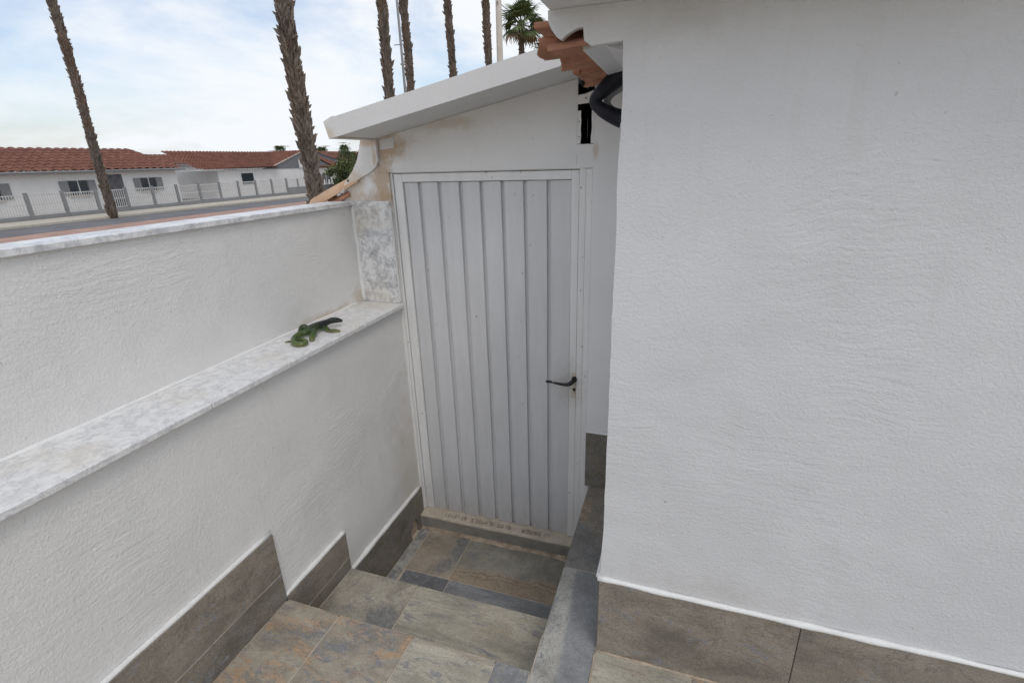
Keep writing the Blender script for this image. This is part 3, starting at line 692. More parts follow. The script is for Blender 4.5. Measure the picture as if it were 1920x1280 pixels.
# fixed frame
fr = thing('door_frame', (0.43, 0.02, 0.10), 'chipped white painted frame around the grey metal door', 'door frame')
bx('jamb', 'door_frame', fr, 0.8825, 0.9130, -0.022, 0.045, 0.1030, 2.112, 0.003)
bx('outer_strip', 'door_frame', fr, 0.9150, 0.9440, -0.034, 0.045, 0.1030, 2.0985, 0.003)
bx('jamb', 'door_frame', fr, -0.0655, -0.0550, -0.020, 0.045, 0.1030, 2.0985, 0.002)
bx('head', 'door_frame', fr, -0.0545, 0.8820, -0.016, 0.045, 2.0955, 2.0998, 0.001)
bx('backing', 'gap', fr, -0.0655, 0.9440, 0.0455, 0.05, 0.1030, 2.099)
m = MB(); v = []; n = 40
for i in range(n + 1):
    z = 0.104 + 1.99 * i / n
    v += [(-0.066 + 0.001, -0.021 + wob((0, 1, z), 6, .001), z), (-0.083, -0.024 + wob((0, 2, z), 6, .003), z), (-0.083, 0.02, z), (-0.065, 0.02, z)]
f = [(i * 4 + j, (i + 1) * 4 + j, (i + 1) * 4 + (j + 1) % 4, i * 4 + (j + 1) % 4) for i in range(n) for j in range(4)]
m.add(v, f).build('plaster_strip', 'shed_wall', fr, fix=True)
# lever handle, plate and keyhole
m = MB(); m.tube([(0.874, -0.0132, 1.093), (0.874, -0.022, 1.093)], 0.0145, 14)
m.tube([(0.874, -0.018, 1.093), (0.874, -0.045, 1.093)], [0.009, 0.0085], 12)
m.tube([(0.876, -0.047, 1.096), (0.868, -0.052, 1.088), (0.855, -0.054, 1.078), (0.838, -0.054, 1.073), (0.810, -0.053, 1.073), (0.780, -0.052, 1.076), (0.765, -0.052, 1.078)],
       [0.0105, 0.0115, 0.0105, 0.0085, 0.0072, 0.0062, 0.0050], 12)
m.tube([(0.766, -0.052, 1.078), (0.758, -0.052, 1.079), (0.748, -0.052, 1.079), (0.738, -0.052, 1.079), (0.733, -0.052, 1.0785)], [0.0048, 0.0066, 0.0074, 0.0066, 0.003], 12)
hd = m.build('lever_handle', 'black_metal', dr, smooth=True)
MB().ball((0.7745, -0.0565, 1.081), 0.0027, 8, 6).build('paint_drop', 'caulk', hd)
m = MB(); m.tube([(0.8745, -0.0136, 1.033), (0.8745, -0.0180, 1.033)], 0.0108, 14); kp = m.build('lock_cylinder', 'zinc', dr, smooth=False)
m = MB(); m.tube([(0.8735, -0.0178, 1.034), (0.8735, -0.0192, 1.034)], 0.0082, 12); m.build('keyhole', 'gap', kp)
m = MB(); m.box(0.8700, 0.8785, -0.0165, -0.0132, 1.008, 1.026, 0.002); m.build('lock_tongue', 'zinc', kp, fix=True)
MAT['plate'] = plain('yellowed_lock_plate', (0.62, 0.54, 0.455), 0.45, 0.12, 40)
bx('lock_plate', 'plate', dr, 0.8590, 0.8798, -0.0150, -0.0132, 0.985, 1.125, 0.0008)

# ================================================================= RIGHT HOUSE
rh = thing('house', (2.6, 0.2, -0.13), 'white trowelled house wall filling the right side with tiled eave', 'house')
YR = -0.975
def edge_wob(z):
    return 0.0035 * noise.noise(Vector((z * 6, 2, 1))) + 0.002 * noise.noise(Vector((z * 23, 2, 1))) - 0.011 * math.exp(-max(0, z - 0.815) / 0.035) + 0.006
def rake(x): return 2.4675
wall_face('wall', 'wall_right', rh, 1.163, 5.6, 0.816, 2.386, YR, -0.046, 'y', 0.028, 0.0022, edge=edge_wob, top=rake)
gp = [(0.990, 2.445), (0.998, 2.428), (1.010, 2.412), (1.022, 2.404), (1.034, 2.413), (1.048, 2.420), (1.058, 2.424), (1.074, 2.426), (1.077, 2.398), (1.094, 2.386), (1.125, 2.388), (1.165, 2.390), (1.185, 2.392), (1.185, 2.4675), (0.990, 2.4675)]
MB().prism(gp, YR - 0.0005, -0.955).build('gable_end', 'wall_right', rh, fix=True)
# side overhang: soffit plaster from the wall out to the tiles
m = MB(); m.prism([(1.068, 2.384), (1.120, 2.392), (1.170, 2.372), (5.5, 2.372), (5.5, 2.515), (1.068, 2.42)], -0.939, -0.046)
m.build('soffit', 'wall_right', rh, fix=True)
bx('wall_base', 'wall_right', rh, 1.168, 5.6, -0.955, -0.047, -0.13, 0.8155)
# skirting tiles along the foot of the front wall and a white paint bead over them
xs = [1.1625, 1.765, 2.367, 2.969, 3.571, 4.173, 4.775, 5.377]
for a, b in zip(xs[:-1], xs[1:]):
    bx('skirting_tile', 'st_skirt', rh, a + .001, b - .001, -0.9865, -0.956, 0.4965, 0.812, 0.0018)
m = MB(); pts = [(1.158 + i * 0.03, -0.981 + wob((i * .03, 1, 2), 8, .002), 0.8165 + wob((i * .03, 4, 2), 9, .0024)) for i in range(145)]
m.tube(pts, [0.0085 * (1 + wob(p, 12, .4, 3)) for p in pts], 8); m.build('paint_bead', 'caulk', rh, smooth=True)
m = MB(); pts = [(1.158, -0.975 + i * 0.06, 0.8165) for i in range(16)]; m.tube(pts, 0.007, 7); m.build('paint_bead', 'caulk', rh, smooth=True)
bx('skirting_tile', 'st_skirt', rh, 1.157, 1.167, -0.954, -0.060, 0.4965, 0.812, 0.0015)
# grout line under the skirting
fillet((1.164, -0.9885, 0.4955), (3.5, -0.9885, 0.4955), 0.0038, rh, 'mortar_orange', 60, 'grout_line')
fillet((1.1605, -1.24, 0.4945), (1.1605, -0.99, 0.4945), 0.003, rh, 'mortar_orange', 12, 'grout_line')
# tile at the foot of the wall between door frame and house
bx('skirting_tile', 'st_skirt_dk', sh, 0.9455, 1.156, -0.0575, -0.0458, 0.4965, 0.818, 0.0015)
fillet((0.946, -0.052, 0.822), (1.160, -0.052, 0.822), 0.007, sh)
# eave tiles: barrel tiles, channels below with their round side down, covers above reaching farther out
def eave_tile(x0, x1, z0, dz, yc, r0, r1, squash, th, up, parent, seed):
    n, sN = 6, 16; v = []; sg = 1 if up else -1
    for i in range(n + 1):
        t = i / n; X_ = x0 + (x1 - x0) * t; r_ = r0 + (r1 - r0) * t
        for lay in (0, 1):
            rr = r_ - lay * th * 0.8
            for k in range(sN + 1):
                a = math.pi * k / sN; yy = yc - math.cos(a) * rr
                jag = wob((yy, seed, lay), 34, .016) if i == 0 else 0
                v.append((X_ + jag, yy, z0 + dz * (X_ - x0) + sg * math.sin(a) ** 0.85 * rr * squash + wob((X_, yy, seed), 13, .0022)))
    W_ = 2 * (sN + 1); f = []
    for i in range(n):
        for k in range(sN):
            a = i * W_ + k; f.append((a, a + 1, a + W_ + 1, a + W_))
            a = i * W_ + sN + 1 + k; f.append((a, a + W_, a + W_ + 1, a + 1))
        a = i * W_; f.append((a, a + W_, a + W_ + sN + 1, a + sN + 1))
        a = i * W_ + sN; f.append((a, a + sN + 1, a + W_ + sN + 1, a + W_))
    for i in (0, n):
        for k in range(sN):
            a = i * W_ + k; f.append((a, a + sN + 1, a + sN + 2, a + 1))
    o = MB().add(v, f).build('roof_tile', 'terracotta', parent, smooth=True, fix=True)
    e = o.modifiers.new('edges', 'EDGE_SPLIT'); e.split_angle = R(40)
    return o
for i, y in enumerate((-0.868, -0.662, -0.456, -0.250)):
    eave_tile(0.988 + 0.006 * (i % 2), 1.11, 2.386, 0.06, y, 0.0995, 0.1005, 0.30, 0.015, True, rh, i * 3.3)
    eave_tile(0.934 + 0.008 * ((i * 7) % 3), 1.09, 2.434, 0.05, y + 0.062, 0.064, 0.060, 0.62, 0.014, False, rh, i * 3.3 + 1)
    bx('eave_brick', 'terracotta', rh, 0.952 + 0.006 * (i % 2), 1.40, y - 0.10, y + 0.096, 2.4345, 2.449, 0.003)
# front eave over the wall, plastered like the wall
bx('front_eave', 'wall_right', rh, 0.988, 5.6, -1.165, -0.936, 2.468, 2.520, 0.006)
m = MB(); m.prism([(1.10, 2.521), (5.6, 2.521), (5.6, 3.4), (1.10, 2.56)], -1.10, 3.0); m.build('roof_deck', 'terracotta', rh, fix=True)

# ---- insulated pipe loop, with its bracket
pp = thing('insulated_pipe', (1.13, -0.5, 2.33), 'black foam wrapped pipe bent in a loop beside the house corner', 'pipe')
ctrl = [(1.215, -0.47, 2.492), (1.160, -0.485, 2.440), (1.108, -0.50, 2.392), (1.078, -0.505, 2.366), (1.045, -0.51, 2.338), (1.028, -0.51, 2.319), (1.032, -0.51, 2.302), (1.052, -0.51, 2.285), (1.080, -0.505, 2.270), (1.112, -0.50, 2.257), (1.165, -0.50, 2.240), (1.230, -0.50, 2.220)]
def spline(c, n=8):
    c = [Vector(p) for p in c]; o = []
    for i in range(len(c) - 1):
        p0, p1, p2, p3 = c[max(i - 1, 0)], c[i], c[i + 1], c[min(i + 2, len(c) - 1)]
        for k in range(n):
            t = k / n
            o.append(0.5 * ((2 * p1) + (-p0 + p2) * t + (2 * p0 - 5 * p1 + 4 * p2 - p3) * t * t + (-p0 + 3 * p1 - 3 * p2 + p3) * t ** 3))
    o.append(c[-1]); return o
sp = spline(ctrl); m = MB(); m.tube(sp, [0.0195 + wob(p, 12, .001) + 0.014 * min(1, max(0, (p.z - 2.325) / .07)) + 0.009 * min(1, max(0, (2.295 - p.z) / .04)) for p in sp], 16); m.build('foam_sleeve', 'foam', pp, smooth=True)
sp = spline([(1.19, -0.47, 2.372), (1.13, -0.47, 2.362), (1.095, -0.472, 2.348), (1.066, -0.474, 2.328), (1.060, -0.474, 2.306), (1.075, -0.474, 2.288)])
MB().tube(sp, 0.0125, 10).build('grey_pipe', 'pole_grey', pp, smooth=True)
sp = spline([(1.21, -0.50, 2.372), (1.150, -0.50, 2.362), (1.125, -0.50, 2.372)]); MB().tube(sp, 0.010, 8).build('foil_tape', 'zinc', pp, smooth=True)
m = MB(); m.tube([(1.118, -0.50, 2.2555), (1.150, -0.50, 2.246)], [0.0305, 0.0305], 16); m.build('tape_band', 'caulk', pp, smooth=True)
m = MB(); m.tube([(1.035, -0.46, 2.292), (1.06, -0.44, 2.280)], 0.011, 10); m.build('pipe_clip', 'caulk', pp, smooth=True)
m = MB(); m.prism([(1.10, 2.25), (1.24, 2.21), (1.24, 2.40), (1.12, 2.345)], -0.30, -0.29); m.build('wall_bracket', 'door_frame', pp, fix=True)

# ================================================================= LIZARD
lz = MB()
def chain(c, rr, seg=14, flat=0.8, n=7):
    sp = spline(c, n); m_ = len(sp); rads = []
    for i in range(m_):
        t = i / (m_ - 1) * (len(rr) - 1); a = int(min(t, len(rr) - 2)); rads.append(rr[a] + (rr[a + 1] - rr[a]) * (t - a))
    lz.tube(sp, rads, seg, True, flat)
S0 = 1.440
# snout, head, neck, trunk, hips
chain([(-0.124, -0.466, S0 + .025), (-0.134, -0.470, S0 + .028), (-0.148, -0.478, S0 + .031), (-0.160, -0.490, S0 + .033), (-0.169, -0.508, S0 + .031), (-0.178, -0.532, S0 + .028), (-0.185, -0.562, S0 + .026), (-0.189, -0.595, S0 + .025), (-0.190, -0.622, S0 + .023), (-0.195, -0.648, S0 + .019)],
      [0.006, 0.0115, 0.0160, 0.0175, 0.0165, 0.0200, 0.0240, 0.0240, 0.0205, 0.0155])
# tail, curled into a ring with the tip pointing away
chain([(-0.190, -0.628, S0 + .022), (-0.203, -0.664, S0 + .018), (-0.196, -0.702, S0 + .014), (-0.166, -0.737, S0 + .011), (-0.134, -0.748, S0 + .010), (-0.117, -0.732, S0 + .010), (-0.132, -0.708, S0 + .012), (-0.162, -0.700, S0 + .012), (-0.198, -0.712, S0 + .007), (-0.226, -0.727, S0 + .004)],
      [0.0165, 0.0142, 0.0130, 0.0122, 0.0115, 0.0108, 0.0095, 0.0078, 0.0055, 0.0025], 12, 0.95)
# near front leg: flat paddle stretched forward
chain([(-0.172, -0.535, S0 + .022), (-0.152, -0.549, S0 + .015), (-0.130, -0.556, S0 + .008), (-0.106, -0.549, S0 + .0055), (-0.084, -0.540, S0 + .004)], [0.012, 0.0110, 0.0115, 0.0140, 0.006], 12, 0.45)
# near hind leg
chain([(-0.180, -0.602, S0 + .025), (-0.160, -0.618, S0 + .025), (-0.146, -0.646, S0 + .014), (-0.134, -0.668, S0 + .006), (-0.120, -0.684, S0 + .0045)], [0.0145, 0.0140, 0.0110, 0.0130, 0.007], 12, 0.6)
# far hind leg with raised knee
chain([(-0.197, -0.606, S0 + .024), (-0.214, -0.610, S0 + .036), (-0.225, -0.618, S0 + .034), (-0.231, -0.628, S0 + .014), (-0.235, -0.636, S0 + .004)], [0.014, 0.0140, 0.0130, 0.011, 0.007], 12, 0.8)
# far front leg
chain([(-0.186, -0.522, S0 + .022), (-0.208, -0.508, S0 + .013), (-0.230, -0.494, S0 + .005)], [0.009, 0.008, 0.006], 12, 0.6)
lo_ = lz.build('lizard_figurine', 'lizard', None, smooth=True, fix=True)
md = lo_.modifiers.new('merge', 'REMESH'); md.mode = 'VOXEL'; md.voxel_size = 0.0018; md.use_smooth_shade = True
sm = lo_.modifiers.new('smooth', 'SMOOTH'); sm.factor = 0.5; sm.iterations = 2
tag(lo_, 'glazed green and black ceramic lizard with curled tail on the marble ledge', 'figurine')
m = MB(); m.ball((-0.134, -0.483, S0 + .041), 0.0028, 8, 6); m.build('eye', 'black_metal', lo_, smooth=True)

# ================================================================= BACKGROUND: palms, poles, cables
def fan_leaf(seed, droop=0.5):
    """one fan palm leaf: petiole along +X then a fan of drooping blades; returns verts, faces"""
    rnd = random.Random(seed); m = MB()
    m.tube([(0, 0, 0), (0.35, 0, 0.05), (0.70, 0, 0.04)], [0.03, 0.022, 0.015], 5)
    nb = 20
    for i in range(nb):
        a = R(-105 + 210 * i / (nb - 1)); ln = rnd.uniform(0.75, 1.0) * (1.0 - 0.25 * abs(a) / R(105))
        d = Vector((math.cos(a), math.sin(a), 0)); side = Vector((-d.y, d.x, 0)); o = Vector((0.70, 0, 0.04))
        pts = [(0.0, 0.006, 0.0), (0.35, 0.042, 0.02), (0.65, 0.036, -0.06 * droop), (0.88, 0.018, -0.24 * droop), (1.0, 0.004, -0.52 * droop)]
        v = []
        for (t, w_, dz) in pts:
            c = o + d * (t * ln * (1 - 0.12 * droop * t)) + Vector((0, 0, dz * ln))
            v += [(c + side * w_ * 1.3)[:], (c - side * w_ * 1.3 + Vector((0, 0, 0.012)))[:]]
        m.add(v, [(2 * k, 2 * k + 1, 2 * k + 3, 2 * k + 2) for k in range(4)])
    return m
def palm(x, y, h, r_, label, lean=(0, 0), seed=0, crown_r=1.0, leaves_as_parts=False, group='tall palms behind the shed'):
    rnd = random.Random(seed); t = thing('palm_tree', (x, y, -0.14), label, 'palm tree', group)
    def axis(z):
        q = (z + 0.14) / h; return Vector((x + lean[0] * math.sin(q * 2.2) + 0.04 * math.sin(q * 9 + seed), y + lean[1] * math.sin(q * 2.2), z))
    def rad(z): q = (z + .14) / h; return r_ * (1.0 + 0.25 * math.exp(-q * 14) + 0.10 * noise.noise(Vector((z * 1.6, seed, 3))))
    m = MB(); zs = [-0.2 + (h + 0.1) * i / 30 for i in range(31)]
    m.tube([axis(z)[:] for z in zs], [rad(z) * 0.88 for z in zs], 14); tr = m.build('trunk', 'bark', t, smooth=True)
    m = MB(); z = 0.0; ga = 2.39996; ang = rnd.random() * 6; step = 0.0085 * (r_ / 0.17)
    bw = r_ * 0.52
    while z < h - 0.2:
        z += step * rnd.uniform(.7, 1.3); ang += ga
        a = ang + rnd.uniform(-.25, .25); c = axis(z); rr = rad(z)
        d = Vector((math.cos(a), math.sin(a), 0)); s_ = Vector((-d.y, d.x, 0)); u = Vector((0, 0, 1))
        hh = rnd.uniform(0.09, 0.27) * r_ / 0.17; outw = rnd.choice((0.05, 0.12, 0.22, 0.34, 0.55)) * rnd.uniform(.6, 1.2) * r_ * (1.0 + 1.1 * noise.noise(Vector((z * 1.3, seed * 3.7, a))));  w_ = bw * rnd.uniform(.45, 1.1); tip = rnd.uniform(-.8, .8) * w_
        p0 = c + d * rr * 0.78 - u * hh * 0.5
        v = [p0 - s_ * w_ * .5, p0 + s_ * w_ * .5, c + d * (rr * 0.96) - s_ * w_ * .42 + u * hh * .15, c + d * (rr * 0.96) + s_ * w_ * .42 + u * hh * .15,
             c + d * (rr * 1.06 + outw * .5) + u * hh * .05 + s_ * tip * .4, c + d * (rr * 0.98 + outw) + u * hh * .75 + s_ * tip, c + d * (rr * .80) + u * hh * .42]
        m.add([q[:] for q in v], [(0, 1, 4), (0, 4, 2), (1, 3, 4), (2, 4, 5), (4, 3, 5), (3, 6, 5), (6, 2, 5)])
    b = m.build('leaf_bases', 'boot', tr); b['kind'] = 'stuff'
    top = axis(h - 0.14)
    if leaves_as_parts:
        cr = bpy.data.objects.new('crown', None); cr.empty_display_size = .2; COL.objects.link(cr); cr.location = top; attach(cr, t)
        meshes = []
        for s in range(4):
            src = fan_leaf(seed * 7 + s, 0.75); me = bpy.data.meshes.new('leaf'); me.from_pydata(src.v, [], src.f); me.materials.append(MAT['frond_dead' if s == 3 else 'frond']); meshes.append(me)
        nl = 30
        for i in range(nl):
            q = i / nl; el = R(78 - 118 * q); az_ = i * ga + rnd.uniform(-.2, .2)
            o = bpy.data.objects.new('leaf', meshes[3 if q > 0.93 else i % 3]); COL.objects.link(o); s_ = crown_r * rnd.uniform(.85, 1.1)
            o.matrix_world = Matrix.Translation(top + Vector((0, 0, -0.25 * q))) @ Matrix.Rotation(az_, 4, 'Z') @ Matrix.Rotation(-el, 4, 'Y') @ Matrix.Rotation(rnd.uniform(-.5, .5), 4, 'X') @ Matrix.Scale(s_, 4)
            mw = o.matrix_world.copy(); attach(o, cr); o.matrix_basis = mw
    else:
        m = MB(); srcs = [fan_leaf(seed * 7 + s, 0.7) for s in range(3)]
        for i in range(34):
            q = i / 34; el = R(75 - 120 * q); az_ = i * ga
            M_ = Matrix.Translation(top) @ Matrix.Rotation(az_, 4, 'Z') @ Matrix.Rotation(-el, 4, 'Y') @ Matrix.Scale(crown_r * rnd.uniform(.85, 1.1), 4)
            src = srcs[i % 3]; m.add([(M_ @ Vector(p))[:] for p in src.v], src.f)
        m.build('crown', 'frond', t)
    return t
palm(-6.905, 7.755, 11.5, 0.155, 'thick shaggy palm trunk nearest, rising behind the low parapet on the left', (-0.02, 0.02), 1)
palm(-8.33, 14.06, 12.5, 0.143, 'palm trunk just left of the thin grey mast above the shed roof', (-0.05, 0.0), 2)
palm(-10.68, 19.62, 12.0, 0.150, 'palm trunk just right of the thin grey mast above the shed roof', (0.05, 0.0), 3)
palm(-8.93, 20.49, 12.8, 0.142, 'palm trunk standing alone over the middle of the shed roof', (-0.03, 0.0), 4)
palm(-7.44, 21.10, 13.0, 0.140, 'palm trunk just left of the beige utility pole', (0.0, 0.0), 5)
palm(-12.1, 40.65, 12.2, 0.20, 'distant green fan palm with full crown right of the beige pole', (0.1, 0), 6, 1.35, True, 'distant palms')
palm(-10.2, 42.2, 10.3, 0.20, 'lower distant fan palm half hidden by the shed roof near the tiled eave', (0, 0), 8, 1.0, True, 'distant palms')
palm(-27.0, 16.5, 12.0, 0.17, 'far palm by the road left of the nearest palm trunk', (0.1, 0), 9)

po = thing('utility_pole', (-5.32, 16.56, -0.14), 'plain round beige utility pole behind the shed roof', 'pole')
m = MB(); m.tube([(-5.32, 16.56, -0.14), (-5.32, 16.56, 4.0), (-5.30, 16.56, 7.6)], [0.135, 0.118, 0.100], 16); m.build('shaft', 'pole_beige', po, smooth=True)
m = MB(); m.tube([(-5.30, 16.40, 7.18), (-5.30, 16.72, 7.18)], 0.03, 8); m.build('cable_bracket', 'pole_grey', po)
ms = thing('mast', (-9.36, 16.92, -0.14), 'thin grey metal mast with short cross rod between two palm trunks', 'mast')
m = MB(); m.tube([(-9.39, 16.905, -0.14), (-9.385, 16.905, 5.6), (-9.40, 16.90, 9.5)], [0.055, 0.05, 0.04], 10); m.build('tube', 'pole_grey', ms, smooth=True)
m = MB(); m.tube([(-9.62, 16.78, 6.345), (-9.30, 16.95, 6.385)], 0.013, 6); m.build('cross_rod', 'cable', ms)
m = MB(); m.tube([(-9.46, 16.86, 5.71), (-9.30, 16.95, 5.70)], 0.03, 8); m.build('clamp', 'pole_grey', ms)
def cable(a, b, sag, label):
    a, b = Vector(a), Vector(b); pts = [a.lerp(b, i / 24) - Vector((0, 0, sag * 4 * (i / 24) * (1 - i / 24))) for i in range(25)]
    m = MB(); m.tube([p[:] for p in pts], 0.011, 6); tag(m.build('cable', 'cable', smooth=True), label, 'cable', 'cables from the beige pole')
cable((-5.30, 16.45, 7.22), (-5.0, 75.0, 7.2), 0.25, 'upper of two close black cables falling from the beige pole to the eave')
cable((-5.22, 16.60, 7.02), (-4.9, 75.0, 7.0), 0.25, 'lower of two close black cables falling from the beige pole to the eave')
cable((-4.15, 9.0, 7.6), (-3.95, 75.0, 7.5), 0.25, 'single black cable higher right, touching the tiled eave')
# ---- fence across the road
fe = thing('street_fence', (-29.5, 30.0, 0.0), 'grey post fence with white bars along the far pavement', 'fence')
FX = -29.5; ys = [y0 for y0 in [8 + 1.62 * i for i in range(16)]]
off = 32.16 - ys[min(range(16), key=lambda i: abs(ys[i] - 32.16))]; ys = [y0 + off for y0 in ys if y0 + off < 32.4]
for y0 in ys: bx('post', 'fence_grey', fe, FX - .07, FX + .07, y0 - .07, y0 + .07, 0.0, 1.30, 0.01)
for a, b in zip(ys[:-1], ys[1:]):
    m = MB(); nb = 14
    for i in range(1, nb):
        y0 = a + (b - a) * i / nb; m.box(FX - .012, FX + .012, y0 - .014, y0 + .014, 0.22, 1.22)
    m.box(FX - .018, FX + .018, a + .07, b - .07, 0.24, 0.28); m.box(FX - .018, FX + .018, a + .07, b - .07, 0.70, 0.74); m.box(FX - .018, FX + .018, a + .07, b - .07, 1.16, 1.20)
    m.build('bar_panel', 'bar_white', fe)
    bx('plinth', 'fence_grey', fe, FX - .09, FX + .09, a + .071, b - .071, 0.0, 0.20, 0.01)
for a, b in ((33.48, 33.48),):
    bx('post', 'fence_grey', fe, FX - .05, FX + .05, a - .05, a + .05, 0.56, 1.22, 0.01)
bx('low_wall', 'fence_grey', fe, FX - .10, FX + .10, 32.24, 42.0, 0.0, 0.56, 0.015)
m = MB()
for i in range(12): m.box(FX - .012, FX + .012, 32.33 + i * .19, 32.36 + i * .19, 0.565, 1.16)
m.box(FX - .018, FX + .018, 32.26, 34.6, 1.13, 1.17); m.build('bar_panel', 'bar_white', fe)

# ---- white and grey house across the road
hs = thing('bungalow', (-36.5, 36.0, 0.0), 'white bungalow with grey gable and red tiled roof across the road', 'house')
HX = -33.0
bx('wall', 'house_white', hs, -41.0, HX, 29.0, 44.3, -0.05, 2.02)
MB().prism([(33.6, 2.02), (43.0, 2.02), (38.9, 3.42), (38.5, 3.42), (35.0, 2.26)], HX + 0.05, HX - 0.20, 'x').build('gable', 'house_grey', hs, fix=True)
bx('gable_panel', 'house_white', hs, HX + .06, HX + .10, 38.0, 39.3, 2.02, 2.78, 0.02)
def roof_plane(parent, corners, rows, per, rad=0.09):
    """tiled slope: eave a->b, ridge d->c, wavy rows of barrel tiles"""
    a, b, c, d = [Vector(p) for p in corners]; m = MB(); v = []; nrm = (b - a).cross(d - a).normalized()
    if nrm.z < 0: nrm = -nrm
    nu = per * 6
    for j in range(rows + 1):
        for lay in ((0, 1) if 0 < j < rows else (0,)):
            t = j / rows
            for i in range(nu + 1):
                u = i / nu; p = a.lerp(b, u).lerp(d.lerp(c, u), t)
                hgt = rad * abs(math.sin(math.pi * i / 6)) + (0.035 if lay == 1 or j == 0 else 0.0) + noise.noise(p * 2.0) * 0.012
                v.append((p + nrm * hgt)[:])
    nr = 2 * rows; W_ = nu + 1
    f = [(r_ * W_ + i, r_ * W_ + i + 1, (r_ + 1) * W_ + i + 1, (r_ + 1) * W_ + i) for r_ in range(nr - 1) for i in range(nu)]
    return m.add(v, f).build('roof', 'roof_tile', parent)
roof_plane(hs, [(-32.6, 27.0, 2.12), (-32.6, 35.0, 2.12), (-36.5, 38.6, 3.48), (-36.5, 27.5, 3.48)], 12, 34)
roof_plane(hs, [(-32.6, 39.2, 2.00), (-32.6, 44.7, 2.00), (-36.5, 44.2, 3.30), (-36.5, 39.0, 3.30)], 10, 24)
roof_plane(hs, [(-32.85, 34.3, 2.06), (-40.5, 34.3, 2.06), (-40.5, 38.7, 3.50), (-32.85, 38.7, 3.50)], 10, 24)
roof_plane(hs, [(-40.5, 43.1, 2.04), (-32.85, 43.1, 2.04), (-32.85, 38.7, 3.50), (-40.5, 38.7, 3.50)], 10, 24)
MB().tube([(HX + .1, 34.8, 2.24), (HX + .1, 38.7, 3.48)], 0.06, 6).build('verge', 'kerb', hs)
MB().tube([(-32.7, 43.2, 2.55), (-33.2, 46.0, 2.10)], 0.12, 6).build('verge', 'fence_grey', hs)
bx('cornice', 'kerb', hs, HX + .001, HX + .12, 39.2, 44.5, 1.93, 1.995, 0.01)
bx('window', 'glass', hs, HX + .001, HX + .05, 31.2, 32.4, 0.9, 1.75, 0.01)
# grey painted figures on the white wall
mu = MB()
for (yy, zz, sw_, hh) in ((41.35, 0.35, .30, 1.15), (42.05, 0.30, .34, 1.22)):
    out_ = []
    for k in range(13):
        a = math.pi * k / 12; out_.append((yy + math.cos(a) * sw_, zz + hh * .55 + math.sin(a) * hh * .45))
    leg = [(yy - sw_, zz + .2), (yy - sw_ * .55, zz), (yy - sw_ * .2, zz + hh * .45), (yy + sw_ * .3, zz + hh * .5), (yy + sw_ * .55, zz), (yy + sw_ * .85, zz + .05)]
    mu.prism(out_ + leg, HX + .012, HX + .002, 'x')
mu.build('wall_painting', 'mural', hs, fix=True)
# neighbouring houses farther along
def bungalow(x, y, wx, wy, h, rise, label, axis='y', col='house_white'):
    t = thing('bungalow', (x, y, 0), label, 'house', 'bungalows across the road')
    bx('wall', col, t, x - wx / 2, x + wx / 2, y - wy / 2, y + wy / 2, -0.05, h)
    e = 0.4
    MB().tube([(x + wx / 2 + e + .05, y - wy / 2 - e, h - .08), (x + wx / 2 + e + .05, y + wy / 2 + e, h - .08)], 0.07, 6).build('gutter', 'fence_grey', t)
    dd = bx('door', 'mural', t, x + wx / 2 + .001, x + wx / 2 + .05, y + wy * .17 - .45, y + wy * .17 + .45, 0.0, 2.0, .01); MB().ball((x + wx / 2 + .08, y + wy * .17 + .3, 1.0), .04, 6, 4).build('handle', 'zinc', dd)
    roof_plane(t, [(x + wx / 2 + e, y - wy / 2 - e, h - .05), (x + wx / 2 + e, y + wy / 2 + e, h - .05), (x, y + wy / 2 + e, h + rise), (x, y - wy / 2 - e, h + rise)], 8, max(8, int(wy * 2.2)))
    roof_plane(t, [(x - wx / 2 - e, y + wy / 2 + e, h - .05), (x - wx / 2 - e, y - wy / 2 - e, h - .05), (x, y - wy / 2 - e, h + rise), (x, y + wy / 2 + e, h + rise)], 8, max(8, int(wy * 2.2)))
    for s in (-1, 1):
        MB().prism([(x - wx / 2, h), (x + wx / 2, h), (x, h + rise - .02)], y + s * wy / 2 - .1, y + s * wy / 2 + .1).build('gable', col, t, fix=True)
    for q in range(3):
        yy = y - wy / 2 + wy * (q + .5) / 3
        wdw = bx('window', 'glass', t, x + wx / 2 + .001, x + wx / 2 + .04, yy - .5, yy + .5, h * .4, h * .75)
        for (ya, yb) in ((yy - .98, yy - .53), (yy + .53, yy + .98)): bx('shutter', 'fence_grey', wdw, x + wx / 2 + .002, x + wx / 2 + .07, ya, yb, h * .4, h * .75, .01)
        bx('frame', 'bar_white', wdw, x + wx / 2 + .041, x + wx / 2 + .06, yy - .03, yy + .03, h * .4, h * .75)
        bx('sill', 'kerb', wdw, x + wx / 2 + .002, x + wx / 2 + .12, yy - .6, yy + .6, h * .4 - .1, h * .4 - .01)
    return t
bungalow(-37.5, 19.0, 9, 13, 2.3, 1.35, 'white bungalow with red roof at the far left, nearest along the road')
bungalow(-38.5, 2.0, 9, 12, 2.3, 1.3, 'white bungalow with red roof beyond the left edge of the parapet')
bungalow(-42.5, 57.5, 8, 9, 2.5, 1.3, 'low red roofed bungalow behind the yellow green tree', col='house_grey')
bungalow(-52.0, 44.0, 9, 22, 2.7, 1.0, 'red roofed bungalow seen behind the grey gable')

